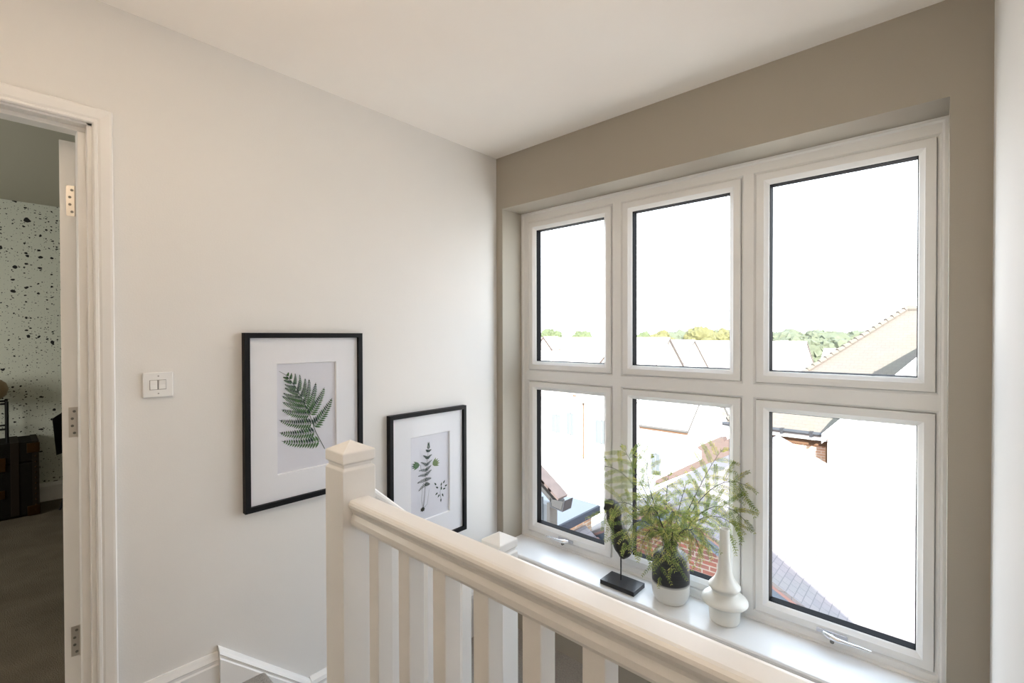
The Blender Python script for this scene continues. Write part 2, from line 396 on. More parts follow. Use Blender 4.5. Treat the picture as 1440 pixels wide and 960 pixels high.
obj('base_rail', B((NX+0.046, RX-0.002, YR-0.029, YR+0.029, 0.0, 0.035)), M_gloss, lb, bevel=0.004)
for k in range(9):
    x = 0.994 + 0.1235*k
    obj('baluster', B((x-0.0205, x+0.0205, YR-0.0205, YR+0.0205, 0.033, ZR-0.064)), M_gloss, lb, bevel=0.002)

# stair balustrade running down to the lower newel
N2Y, N2T = -0.868, 0.628
sb = thing('stair_balustrade', 'white stair balustrade sloping down behind the landing rail to a lower capped newel', 'balustrade', (NX, N2Y, -1.6))
newel(sb, NX, N2Y, 0.092, -1.60, N2T)
ya, yb = YR+0.046, N2Y-0.046
za, zb_ = 0.925, 0.925 - 0.90*(yb-ya)
bm = bmesh.new()
A = [bm.verts.new((NX+u, ya, za+v*1.35)) for u, v in RAIL]; Bv = [bm.verts.new((NX+u, yb, zb_+v*1.35)) for u, v in RAIL]
bm.faces.new(A); bm.faces.new(Bv[::-1])
for i in range(len(RAIL)): bm.faces.new((A[i], A[(i+1) % len(RAIL)], Bv[(i+1) % len(RAIL)], Bv[i]))
obj('handrail', bm, M_gloss, sb)
for k in range(3):
    y = -1.318 + 0.1375*k
    zt = za - 0.9*(y-ya) - 0.075
    bm = bmesh.new()
    box(bm, NX-0.0205, NX+0.0205, y-0.0205, y+0.0205, zt-0.85, zt)
    for v in bm.verts:
        if v.co.z > zt-0.1: v.co.z -= 0.9*(v.co.y-y)
    obj('baluster', bm, M_gloss, sb, bevel=0.002)
bm = bmesh.new()
prism(bm, [(NX-0.018, ya, 0.06), (NX-0.018, ya, -0.25), (NX-0.018, yb, -0.62), (NX-0.018, yb, -0.30)], (0.036, 0, 0))
obj('string', bm, M_gloss, sb)

# ------------------------------------------------------------------ window_1
win = thing('window_1', kind=S, loc=(1.037, 0.2, 0.071))
CX = [WX0, 0.720, 1.3745, WX1]; CZ = [0.066, 1.080, WZ1]
SX = [(0.106, 0.684), (0.756, 1.342), (1.407, 1.993)]; SZ = [(0.117, 1.041), (1.119, 2.024)]
YF = 0.185; YS = 0.178
bm = bmesh.new()
for i in range(3):
    for j in range(2):
        x0, x1, z0, z1 = CX[i], CX[i+1], CZ[j], CZ[j+1]
        s0, s1 = SX[i]; t0, t1 = SZ[j]
        g = 0.0018
        L = []
        def rect(l, r, b, t, y): return [bm.verts.new(p) for p in ((l, y, b), (r, y, b), (r, y, t), (l, y, t))]
        e = 0.010
        L.append(rect(x0, x1, z0, z1, YF+0.07)); L.append(rect(x0, x1, z0, z1, YF-0.003))
        L.append(rect(s0-g-e, s1+g+e, t0-g-e, t1+g+e, YF-0.003))
        L.append(rect(s0-g-0.003, s1+g+0.003, t0-g-0.003, t1+g+0.003, YF+0.004))
        L.append(rect(s0-g, s1+g, t0-g, t1+g, YF+0.007)); L.append(rect(s0-g, s1+g, t0-g, t1+g, YF+0.032))
        L.append(rect(s0+0.028, s1-0.028, t0+0.028, t1-0.028, YF+0.032)); L.append(rect(s0+0.028, s1-0.028, t0+0.028, t1-0.028, YF+0.07))
        for a in range(len(L)):
            p, q = L[a], L[(a+1) % len(L)]
            for k in range(4): bm.faces.new((p[k], p[(k+1) % 4], q[(k+1) % 4], q[k]))
obj('window_frame', bm, M_upvc, win)
bm = bmesh.new()   # raised outer bead against the plaster
ring_xz(bm, WX0, WX1, CZ[0], WZ1, [(0, YF-0.003), (0, YF-0.012), (0.010, YF-0.012), (0.016, YF-0.003)])
obj('outer_bead', bm, M_upvc, win)
def lever(parent, x, z, s):
    """chrome espagnolette lever; s = +1 points to the right"""
    bm = bmesh.new(); y = YS
    box(bm, min(x-0.055*s, x+0.050*s), max(x-0.055*s, x+0.050*s), y-0.006, y, z-0.008, z+0.008)
    pl = obj('handle', bm, M_nickel2, parent, bevel=0.002)
    bm = bmesh.new()
    pts = [(x-0.028*s, y-0.014, z), (x-0.005*s, y-0.030, z), (x+0.020*s, y-0.036, z-0.001), (x+0.050*s, y-0.030, z-0.003), (x+0.090*s, y-0.024, z-0.005), (x+0.125*s, y-0.022, z-0.007)]
    tube(bm, pts, [0.008, 0.011, 0.009, 0.0065, 0.006, 0.005], 12)
    tube(bm, [(x, y-0.004, z-0.002), (x, y-0.026, z-0.004)], 0.009, 14)
    obj('lever', bm, M_chrome, pl, smooth=True)
    bm = bmesh.new(); tube(bm, [(x+0.002*s, y-0.020, z-0.016), (x+0.002*s, y-0.033, z-0.016)], 0.0075, 14)
    obj('lock_barrel', bm, M_screw, pl)
for i in range(3):
    for j in range(2):
        s0, s1 = SX[i]; t0, t1 = SZ[j]
        bm = bmesh.new()
        ring_xz(bm, s0, s1, t0, t1, [(0, YS+0.035), (0, YS+0.002), (0.002, YS), (0.030, YS), (0.033, YS+0.003), (0.046, YS+0.013), (0.049, YS+0.017), (0.049, YS+0.035)])
        sash = obj('sash', bm, M_upvc, win)
        bm = bmesh.new()
        ring_xz(bm, s0+0.0485, s1-0.0485, t0+0.0485, t1-0.0485, [(0, YS+0.018), (0.0025, YS+0.018), (0.0045, YS+0.058), (0, YS+0.058)])
        obj('gasket', bm, M_rubber, sash)
        bm = bmesh.new()
        q = [bm.verts.new((x, YS+0.056, z)) for x, z in ((s0+0.05, t0+0.05), (s1-0.05, t0+0.05), (s1-0.05, t1-0.05), (s0+0.05, t1-0.05))]
        bm.faces.new(q)
        obj('pane', bm, M_glass, sash)
        if j == 0 and i == 0: lever(sash, 0.385, t0+0.012, -1)
        if j == 0 and i == 2: lever(sash, 1.692, t0+0.012, 1)
# window board
bm = bmesh.new()
prism(bm, [(0.0, y, z) for y, z in ((-0.050, 0.0440), (-0.056, 0.048), (-0.058, 0.0555), (-0.056, 0.064), (-0.050, 0.0695), (-0.044, 0.071), (0.0, 0.071), (0.0, 0.044))], (RX-0.001, 0, 0))
box(bm, WX0+0.001, WX1-0.001, -0.001, 0.184, 0.0455, 0.071)
tag(obj('window_sill', bm, M_sill, win))

# ------------------------------------------------------------------ door_1 (open into the bedroom)
dr = thing('door_1', kind=S, loc=(-0.065, -2.25, 0))
LY = -1.862      # lining face
bm = B((-0.13, 0.001, LY, DY1+0.001, 0, DZ), (-0.13, 0.001, DY0-0.001, -2.643, 0, DZ), (-0.13, 0.001, DY0, DY1, 1.993, DZ+0.002))
obj('door_lining', bm, M_gloss, dr)
bm = B((-0.092, -0.036, LY-0.020, LY+0.002, 0, 1.979), (-0.092, -0.036, -2.645, -2.629, 0, 1.979), (-0.092, -0.036, -2.645, LY+0.002, 1.979, 1.995))
obj('door_stop', bm, M_gloss, dr, bevel=0.002)
# architrave: profile sweep round three sides, mitred
bm = bmesh.new()
prof = [(0, 0.0), (0, 0.013), (0.004, 0.0165), (0.010, 0.0165), (0.013, 0.014), (0.019, 0.017), (0.040, 0.020), (0.046, 0.020), (0.050, 0.016), (0.050, 0.0)]
ai, az, aj = -1.851, 1.999, -2.649
secs = []
for d, x in prof:
    secs.append([bm.verts.new(p) for p in ((x, ai+d, 0), (x, ai+d, az+d), (x, aj-d, az+d), (x, aj-d, 0))])
n = len(secs)
for i in range(n):
    a, b = secs[i], secs[(i+1) % n]
    for k in range(3): bm.faces.new((a[k], a[k+1], b[k+1], b[k]))
bm.faces.new([s[0] for s in secs]); bm.faces.new([s[3] for s in secs][::-1])
obj('architrave', bm, M_gloss, dr)
# leaf, hinged on the right, swung 97 degrees
ang = math.radians(97)
PX, PY = -0.139, -1.877
def leafp(u, v, z):   # u: along the leaf from the hinge edge, v: across its thickness
    du = Vector((-math.sin(ang), -math.cos(ang), 0)); dv = Vector((-math.cos(ang)*-1*-1, -math.sin(ang), 0))
    p = Vector((PX, PY, 0)) + du*u + Vector((math.cos(ang), -math.sin(ang), 0))*v
    return (p.x, p.y, z)
def leafbox(bm, u0, u1, v0, v1, z0, z1):
    v = [bm.verts.new(leafp(a, b, c)) for a, b, c in ((u0,v0,z0),(u1,v0,z0),(u1,v1,z0),(u0,v1,z0),(u0,v0,z1),(u1,v0,z1),(u1,v1,z1),(u0,v1,z1))]
    for f in ((3,2,1,0),(4,5,6,7),(0,1,5,4),(1,2,6,5),(2,3,7,6),(3,0,4,7)): bm.faces.new([v[i] for i in f])
bm = bmesh.new(); leafbox(bm, 0, 0.76, 0, 0.040, 0.008, 1.972)
leaf = obj('door_leaf', bm, M_gloss, dr, bevel=0.0015)
for zc in (1.775, 1.039, 0.305):
    bm = bmesh.new(); leafbox(bm, -0.0012, 0.002, 0.001, 0.024, zc-0.050, zc+0.050)
    tube(bm, [leafp(-0.005, -0.002, zc-0.05), leafp(-0.005, -0.002, zc+0.05)], 0.0055, 12)
    hg = obj('hinge', bm, M_nickel, leaf)
    bm = bmesh.new()
    for dz in (-0.036, -0.012, 0.012, 0.036):
        c = leafp(-0.0016, 0.010 if abs(dz) > 0.02 else 0.015, zc+dz)
        tube(bm, [c, (c[0]+0.0012, c[1], c[2])], 0.0042, 10)
    obj('hinge_screw', bm, M_screw, hg)

# ------------------------------------------------------------------ bedroom beyond the door
BX = -3.35
tag(obj('wall_bedroom_far', B((BX-0.1, BX, YB, -0.6, 0, ZC)), M_paperw), kind=S)
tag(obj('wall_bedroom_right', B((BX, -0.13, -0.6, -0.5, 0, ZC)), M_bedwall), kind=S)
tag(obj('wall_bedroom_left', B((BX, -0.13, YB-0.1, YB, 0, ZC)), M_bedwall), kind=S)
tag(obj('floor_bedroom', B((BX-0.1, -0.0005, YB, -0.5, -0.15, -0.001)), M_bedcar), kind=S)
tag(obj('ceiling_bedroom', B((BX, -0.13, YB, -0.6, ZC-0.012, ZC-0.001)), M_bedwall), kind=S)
bm = bmesh.new()
prism(bm, [(BX, YB+0.01, 0), (BX+0.018, YB+0.01, 0), (BX+0.018, YB+0.01, 0.12), (BX+0.006, YB+0.01, 0.147), (BX, YB+0.01, 0.147)], (0, 3.68, 0))
tag(obj('baseboard_bedroom', bm, M_gloss), kind=S)

# steamer trunk
TX0, TX1, TY0, TY1, TH = -3.325, -2.98, -2.75, -1.84, 0.55
tr = thing('steamer_trunk', 'dark old travel trunk with studded edges standing against the speckled wallpaper', 'trunk', (-3.15, -2.3, 0))
obj('trunk_body', B((TX0, TX1, TY0, TY1, 0.012, 0.40)), M_trunk, tr, bevel=0.006)
obj('trunk_lid', B((TX0, TX1, TY0, TY1, 0.404, TH)), M_trunk, tr, bevel=0.010)
obj('foot_rail', B((TX0+0.02, TX1-0.02, TY0+0.02, TY1-0.02, 0, 0.014)), M_strap, tr)
for yy in (-2.66, -2.36, -2.22, -1.965):
    obj('strap', B((TX0-0.003, TX1+0.004, yy-0.022, yy+0.022, 0.02, TH+0.004)), M_strap, tr, bevel=0.002)
for yy in (TY0+0.018, TY1-0.018):
    bm = B((TX1-0.002, TX1+0.004, yy-0.018, yy+0.018, 0.02, TH-0.006), (TX0, TX1+0.003, yy-0.018, yy+0.018, TH-0.008, TH+0.003))
    edge = obj('edge_band', bm, M_strap, tr)
    for k in range(13):
        bm = bmesh.new()
        bmesh.ops.create_uvsphere(bm, u_segments=8, v_segments=5, radius=0.006, matrix=Matrix.Translation((TX1+0.004, yy, 0.04 + k*0.040)))
        obj('stud', bm, M_brass, edge)
for yy in (TY0+0.03, TY1-0.03):
    for zz in (0.04, TH-0.045):
        obj('corner_cap', B((TX1-0.01, TX1+0.006, yy-0.034, yy+0.034, zz-0.036, zz+0.036)), M_brass, tr, bevel=0.004)
for yy in (-2.29, -2.03):
    obj('latch', B((TX1, TX1+0.010, yy-0.020, yy+0.020, 0.355, 0.455)), M_brass, tr, bevel=0.004)
    obj('latch', B((TX1, TX1+0.010, yy-0.016, yy+0.016, 0.16, 0.22)), M_brass, tr, bevel=0.004)

# table lamp with beige globe on a black wire frame
lp = thing('table_lamp', 'beige globe lamp on a black wire stand standing on the dark trunk', 'lamp', (-3.15, -2.115, TH+0.004))
lx, ly, lz = -3.15, -2.115, TH+0.004
bm = bmesh.new(); lathe(bm, [(0.02, 0.285), (0.075, 0.300), (0.115, 0.340), (0.128, 0.385), (0.115, 0.430), (0.075, 0.465), (0.02, 0.478)], (lx, ly, lz), 32)
obj('globe', bm, M_lamp, lp, smooth=True)
for sx in (-1, 1):
    for sy in (-1, 1):
        bm = bmesh.new(); tube(bm, [(lx+sx*0.115, ly+sy*0.115, lz), (lx+sx*0.115, ly+sy*0.115, lz+0.30)], 0.009, 8)
        obj('leg', bm, M_black, lp)
for zz in (0.10, 0.285):
    bm = bmesh.new()
    p = [(lx+a*0.115, ly+b*0.115, lz+zz) for a, b in ((-1,-1),(1,-1),(1,1),(-1,1),(-1,-1))]
    for a, b in zip(p, p[1:]): tube(bm, [a, b], 0.007, 8)
    obj('wire_ring', bm, M_black, lp)

# dark chair showing past the door edge
ch = thing('bedroom_chair', 'black shell chair half hidden behind the open bedroom door edge', 'chair', (-2.75, -1.48, 0))
cxx, cyy = -2.78, -1.47
def shell(pts_fn, nu, nv, th):
    bm = bmesh.new(); g = [[bm.verts.new(pts_fn(i/nu, j/nv)) for j in range(nv+1)] for i in range(nu+1)]
    for i in range(nu):
        for j in range(nv): bm.faces.new((g[i][j], g[i+1][j], g[i+1][j+1], g[i][j+1]))
    bmesh.ops.solidify(bm, geom=list(bm.faces), thickness=th)
    return bm
def back_fn(u, v):
    a = lerp(-1.25, 1.25, u); w = 0.30 + 0.02*v
    return (cxx - 0.02 + 0.24*math.cos(a)*-1 + 0.10, cyy + w*math.sin(a)*1.02, 0.46 + v*(0.36 - 0.10*abs(math.sin(a))**2))
obj('backrest', shell(back_fn, 16, 6, 0.018), M_darkch, ch, smooth=True)
def seat_fn(u, v):
    return (cxx + lerp(-0.20, 0.25, v), cyy + lerp(-0.25, 0.25, u)*(1-0.25*abs(v-0.5)), 0.455 + 0.05*((u-0.5)**2)*2 + 0.01*v)
obj('seat', shell(seat_fn, 8, 8, 0.025), M_darkch, ch, smooth=True)
for sx in (-1, 1):
    for sy in (-1, 1):
        bm = bmesh.new(); tube(bm, [(cxx+0.03+sx*0.13, cyy+sy*0.14, 0.45), (cxx+0.03+sx*0.24, cyy+sy*0.26, 0.0)], [0.014, 0.008], 8)
        obj('leg', bm, M_darkch, ch)

# ------------------------------------------------------------------ light switch
sw = thing('light_switch', 'white double rocker light switch on the wall beside the door', 'switch', (0.0, -1.686, 1.158))
obj('plate', B((0.0005, 0.0095, -1.729, -1.643, 1.115, 1.201)), M_switch, sw, bevel=0.003)
obj('rocker_surround', B((0.0095, 0.0100, -1.711, -1.664, 1.141, 1.175)), M_gap, sw)
for yy, t in ((-1.6995, 1), (-1.6755, -1)):
    bm = bmesh.new()
    prism(bm, [(0.0095, yy-0.0098, 1.143), (0.0125+0.0015*t, yy-0.0098, 1.143), (0.0115, yy-0.0098, 1.158), (0.0125-0.0015*t, yy-0.0098, 1.1735), (0.0095, yy-0.0098, 1.1735)], (0, 0.0196, 0))
    obj('rocker', bm, M_switch, sw, bevel=0.0006, seg=1)
for zz in (1.128, 1.188):
    bm = bmesh.new(); tube(bm, [(0.0094, -1.686, zz), (0.0101, -1.686, zz)], 0.0024, 12)
    obj('screw', bm, M_gap, sw)

# ------------------------------------------------------------------ framed fern prints
def leaf_quad(bm, base, tip, w, x, mi):
    b = Vector((0, *base)); t = Vector((0, *tip)); d = t-b
    if d.length < 1e-5: return
    nrm = Vector((0, -d.z, d.y)).normalized()
    pts = [b, b+d*0.30+nrm*w*0.9, b+d*0.65+nrm*w*0.7, t, b+d*0.65-nrm*w*0.7, b+d*0.30-nrm*w*0.9]
    vs = [bm.verts.new((x, p.y, p.z)) for p in pts]
    f = bm.faces.new(vs); f.material_index = mi
def poly_at(pts, t):
    n = len(pts)-1; f = min(max(t*n, 0), n-1e-6); i = int(f); k = f-i
    return (lerp(pts[i][0], pts[i+1][0], k), lerp(pts[i][1], pts[i+1][1], k))
def stroke(bm, pts, w, x, mi, n=24):
    prev = None
    for i in range(n+1):
        p = poly_at(pts, i/n); q = poly_at(pts, min(1, (i+0.5)/n)); r = poly_at(pts, max(0, (i-0.5)/n))
        d = Vector((q[0]-r[0], q[1]-r[1])); d.normalize(); nn = Vector((-d.y, d.x))*w*(1-0.6*i/n)
        cur = (bm.verts.new((x, p[0]+nn.x, p[1]+nn.y)), bm.verts.new((x, p[0]-nn.x, p[1]-nn.y)))
        if prev: bm.faces.new((prev[0], cur[0], cur[1], prev[1])).material_index = mi
        prev = cur
def pinna(bm, base, tip, width, x, bend, n=13, mi=0, wmin=0.0013):
    b = Vector(base); t = Vector(tip); d = t-b; L = d.length; dn = d/L; nn = Vector((-dn.y, dn.x))
    mid = b + d*0.55 + nn*bend*L
    def P(s): return b*(1-s)**2 + mid*2*s*(1-s) + t*s*s
    stroke(bm, [tuple(P(i/8)) for i in range(9)], 0.0009, x+0.0001, 1)
    for i in range(n):
        s = 0.03 + 0.93*i/n; p = P(s); q = P(min(1, s+0.02)); tg = (q-p).normalized(); pn = Vector((-tg.y, tg.x))
        ww = width*1.22*(1-s)**0.62*(0.9+0.2*random.random())
        for sgn in (1, -1):
            dv = pn*sgn*0.88 + tg*0.50
            e = p + dv*ww
            light = (pn*sgn).y < 0
            leaf_quad(bm, tuple(p), tuple(e), max(wmin*(1-0.35*s), L*0.036*(1-0.5*s)), x+0.00003*i, mi if (light or random.random() < 0.35) else 1)
    leaf_quad(bm, tuple(P(0.86)), tuple(t), 0.0022, x, 1)

def picture(label, y0, z0, opening, draw):
    y1, z1 = y0+0.50, z0+0.70
    t = thing('picture_frame', label, 'framed picture', (0, (y0+y1)/2, (z0+z1)/2), 'framed fern prints on the left wall')
    bm = bmesh.new()
    ring_yz(bm, y0, y1, z0, z1, [(0, 0.001), (0, 0.029), (0.001, 0.030), (0.0195, 0.030), (0.0205, 0.029), (0.0205, 0.001)])
    obj('frame', bm, M_black, t)
    bm = B((0.001, 0.005, y0+0.015, y1-0.015, z0+0.015, z1-0.015)); obj('backing_print', bm, M_paper, t)
    bm = bmesh.new(); a, b, c, d = opening
    lo = [[bm.verts.new(p) for p in ((x, ya_, zb), (x, yb2, zb), (x, yb2, zt), (x, ya_, zt))] for x, ya_, yb2, zb, zt in
          ((0.0145, y0+0.018, y1-0.018, z0+0.018, z1-0.018), (0.0145, a-0.003, b+0.003, c-0.003, d+0.003), (0.0055, a, b, c, d))]
    for p, q, mi in ((lo[0], lo[1], 0), (lo[1], lo[2], 1)):
        for k in range(4): bm.faces.new((p[k], p[(k+1) % 4], q[(k+1) % 4], q[k])).material_index = mi
    obj('mount', bm, [M_mount, M_bevel], t)
    bm = bmesh.new(); draw(bm)
    obj('fern_drawing', bm, [M_fernA, M_fernB, M_fernC, M_root], t)
    bm = bmesh.new()
    bm.faces.new([bm.verts.new(p) for p in ((0.021, y0+0.02, z0+0.02), (0.021, y1-0.02, z0+0.02), (0.021, y1-0.02, z1-0.02), (0.021, y0+0.02, z1-0.02))])
    obj('glazing', bm, M_picgl, t)
    return t
def draw_big(bm):
    X = 0.0056
    stem = [(-1.094, 0.831), (-1.134, 0.912), (-1.159, 0.987), (-1.182, 1.041), (-1.216, 1.109), (-1.259, 1.166), (-1.285, 1.182)]
    stroke(bm, stem, 0.0016, X+0.0009, 1, 40)
    lt = [(-1.277, 0.895), (-1.286, 0.931), (-1.286, 0.982), (-1.276, 1.024), (-1.272, 1.055), (-1.274, 1.08), (-1.269, 1.092), (-1.262, 1.113), (-1.262, 1.127), (-1.266, 1.145), (-1.269, 1.157)]
    lbs = [(-1.115, 0.868), (-1.136, 0.912), (-1.148, 0.950), (-1.160, 0.989), (-1.170, 1.015), (-1.179, 1.036), (-1.190, 1.058), (-1.203, 1.083), (-1.215, 1.106), (-1.232, 1.132), (-1.246, 1.150)]
    lw = [0.027, 0.027, 0.026, 0.023, 0.020, 0.017, 0.015, 0.013, 0.011, 0.009, 0.007]
    for i, (b, t, w) in enumerate(zip(lbs, lt, lw)): pinna(bm, b, t, w, X+0.0001*i, 0.12, 14, 0)
    rt = [(-1.058, 1.051), (-1.093, 1.101), (-1.132, 1.125), (-1.161, 1.142), (-1.178, 1.146), (-1.201, 1.163), (-1.22, 1.169), (-1.235, 1.172), (-1.247, 1.175)]
    rbs = [(-1.144, 0.934), (-1.159, 0.987), (-1.167, 1.009), (-1.179, 1.035), (-1.191, 1.067), (-1.206, 1.093), (-1.223, 1.122), (-1.24, 1.146), (-1.252, 1.160)]
    rw = [0.028, 0.024, 0.019, 0.016, 0.013, 0.011, 0.009, 0.007, 0.006]
    for i, (b, t, w) in enumerate(zip(rbs, rt, rw)): pinna(bm, b, t, w, X+0.0004+0.0001*i, -0.10, 14, 0)
def draw_small(bm):
    X = 0.0056
    stem = [(-0.563, 0.417), (-0.553, 0.488), (-0.548, 0.554), (-0.539, 0.641), (-0.522, 0.763)]
    stroke(bm, stem, 0.0013, X+0.0006, 1, 30)
    stroke(bm, [(-0.556, 0.425), (-0.536, 0.440), (-0.523, 0.515)], 0.0008, X, 1, 12)
    stroke(bm, [(-0.563, 0.42), (-0.574, 0.47), (-0.567, 0.535)], 0.0008, X, 1, 12)
    lt = [(-0.592, 0.520), (-0.600, 0.563), (-0.594, 0.598), (-0.590, 0.625), (-0.578, 0.667), (-0.561, 0.700), (-0.545, 0.726)]
    rt = [(-0.518, 0.540), (-0.508, 0.570), (-0.506, 0.614), (-0.509, 0.638), (-0.504, 0.666), (-0.504, 0.695), (-0.507, 0.722)]
    for i in range(7):
        b = poly_at(stem, 0.47+0.072*i)
        pinna(bm, b, lt[i], 0.0125-0.0008*i, X+0.0001*i, -0.06, 6, 1, 0.0024)
        pinna(bm, b, rt[i], 0.0125-0.0008*i, X+0.0001*i, 0.06, 6, 1, 0.0024)
    for i in range(6):
        z = 0.735+0.005*i
        for s in (-1, 1): leaf_quad(bm, (-0.526, z-0.008), (-0.526+s*(0.012-0.0015*i), z+0.006), 0.002, X+0.0002, 1)
    for k in range(5):   # broad lobed leaves left and right
        a = (k-2)*0.42
        leaf_quad(bm, (-0.578-0.006, 0.655), (-0.594-0.042*math.cos(a), 0.657+0.030*math.sin(a)), 0.0068, X+0.0001*k, 0)
        leaf_quad(bm, (-0.500, 0.640), (-0.492+0.042*math.cos(a+0.35), 0.643+0.034*math.sin(a+0.35)), 0.0072, X+0.0001*k, 2)
    stroke(bm, [(-0.575, 0.62), (-0.578, 0.652), (-0.590, 0.656)], 0.001, X, 1, 8)
    for dy, dz, a in ((-0.475, 0.524, 2.3), (-0.462, 0.505, 2.6), (-0.444, 0.512, 1.2), (-0.428, 0.522, 0.9), (-0.418, 0.505, 0.2), (-0.43, 0.492, 0.1), (-0.465, 0.482, 3.6), (-0.452, 0.470, 3.9), (-0.436, 0.470, 5.2), (-0.444, 0.446, 4.7), (-0.44, 0.49, 1.6)):
        leaf_quad(bm, (dy, dz), (dy+0.020*math.cos(a), dz+0.022*math.sin(a)), 0.005, X, 1)
    stroke(bm, [(-0.444, 0.446), (-0.45, 0.48), (-0.44, 0.52)], 0.0012, X, 1, 8)
    for k in range(7):
        a = k*0.9; leaf_quad(bm, (-0.566, 0.420), (-0.566+0.016*math.cos(a), 0.418+0.013*math.sin(a)), 0.006, X+0.0001*k, 3)
picture('black framed print of one large green fern, beside the light switch', -1.421, 0.638, (-1.293, -1.045, 0.764, 1.210), draw_big)
picture('black framed print of a small fern with roots, nearer the window and lower', -0.777, 0.234, (-0.642, -0.390, 0.366, 0.802), draw_small)

# ------------------------------------------------------------------ things on the sill
ZS = 0.0712
scu = thing('carved_head_sculpture', 'dark carved head on a thin rod and black plinth on the window sill', 'sculpture', (0.830, 0.042, ZS))
obj('plinth', B((0.737, 0.923, -0.016, 0.100, ZS, ZS+0.022)), M_base, scu, bevel=0.0015)
bm = bmesh.new(); tube(bm, [(0.818, 0.05, ZS+0.02), (0.818, 0.05, 0.215)], 0.0035, 10)
obj('rod', bm, M_base, scu)
# head: outline rows (height, left, right) measured across a plane facing the landing
rows = [(0.502, -0.066, -0.050), (0.494, -0.084, -0.026), (0.482, -0.090, -0.010), (0.466, -0.092, -0.004), (0.452, -0.096, 0.002), (0.438, -0.088, 0.004),
        (0.420, -0.074, 0.006), (0.402, -0.078, 0.010), (0.384, -0.076, 0.012), (0.366, -0.066, 0.016), (0.348, -0.054, 0.020), (0.334, -0.042, 0.030),
        (0.322, -0.042, 0.040), (0.306, -0.046, 0.050), (0.288, -0.048, 0.058), (0.270, -0.046, 0.061), (0.250, -0.040, 0.058), (0.232, -0.030, 0.050), (0.216, -0.016, 0.036), (0.204, -0.004, 0.018), (0.199, 0.002, 0.010)]
U = Vector((0.741, 0.671, 0)); W = Vector((0.671, -0.741, 0)); C0 = Vector((0.822, 0.054, 0))
bm = bmesh.new(); rings = []; NS = 28
for h, l, r in rows:
    c = (l+r)/2; a = (r-l)/2; dpt = min(0.046, max(0.006, a*0.82)); ring = []
    for k in range(NS):
        th = 2*PI*k/NS
        p = C0 + U*(c + a*math.cos(th)) + W*(dpt*math.sin(th)) + Vector((0, 0, h))
        nn = noise.fractal(p*38, 1.0, 2.0, 4)*0.0075 + noise.noise(p*22)*0.010
        fr = 1 + (nn/max(a, 0.012))*(0.9 if 0.01 < a else 0.3)
        p = C0 + U*(c + a*math.cos(th)*fr) + W*(dpt*math.sin(th)*fr) + Vector((0, 0, h))
        ring.append(bm.verts.new(p))
    rings.append(ring)
for a, b in zip(rings, rings[1:]):
    for k in range(NS): bm.faces.new((a[k], b[k], b[(k+1) % NS], a[(k+1) % NS]))
bm.faces.new(rings[0]); bm.faces.new(rings[-1][::-1])
hd = obj('carved_head', bm, M_stone, scu, smooth=True)
sm = hd.modifiers.new('sub', 'SUBSURF'); sm.levels = 1; sm.render_levels = 2

VX, VY = 1.060, 0.090
va = thing('vase', 'rounded vase, black above and white below, holding the fern', 'vase', (VX, VY, ZS), 'vases on the window sill')
bm = bmesh.new()
lathe(bm, [(0.0, 0.0), (0.066, 0.0), (0.070, 0.003), (0.071, 0.008), (0.078, 0.016), (0.0835, 0.032), (0.0855, 0.055), (0.0858, 0.10), (0.0850, 0.150), (0.083, 0.180), (0.078, 0.203), (0.069, 0.219), (0.055, 0.229), (0.041, 0.232),
           (0.036, 0.236), (0.034, 0.245), (0.0345, 0.258), (0.036, 0.262), (0.033, 0.263), (0.030, 0.258), (0.030, 0.235), (0.045, 0.222), (0.070, 0.18), (0.078, 0.10), (0.070, 0.02), (0.0, 0.015)], (VX, VY, ZS), 56, cap0=False, cap1=False)
bmesh.ops.remove_doubles(bm, verts=bm.verts, dist=1e-5)
obj('vase_body', bm, M_dip, va, smooth=True)
BXv, BYv = 1.308, 0.083
vb = thing('bottle_vase', 'white ceramic bottle vase with flared disc and tall narrow neck', 'vase', (BXv, BYv, ZS), 'vases on the window sill')
bm = bmesh.new()
lathe(bm, [(0.0, 0.0), (0.055, 0.0), (0.0575, 0.002), (0.0585, 0.006), (0.062, 0.010), (0.0635, 0.045), (0.0645, 0.075), (0.0645, 0.079), (0.074, 0.0785), (0.090, 0.083), (0.0955, 0.089), (0.0955, 0.094), (0.091, 0.102), (0.080, 0.112), (0.066, 0.120), (0.055, 0.125), (0.0515, 0.128), (0.0505, 0.132),
           (0.054, 0.138), (0.061, 0.145), (0.0655, 0.151), (0.0655, 0.156), (0.061, 0.162), (0.050, 0.174), (0.040, 0.190), (0.0325, 0.210), (0.028, 0.235), (0.0252, 0.270), (0.0230, 0.320), (0.0212, 0.370), (0.0205, 0.400), (0.0203, 0.405), (0.0165, 0.406), (0.0155, 0.400), (0.0165, 0.30), (0.0, 0.28)], (BXv, BYv, ZS), 56, cap0=False, cap1=False)
bmesh.ops.remove_doubles(bm, verts=bm.verts, dist=1e-5)
obj('vase_body', bm, M_cream, vb, smooth=True)
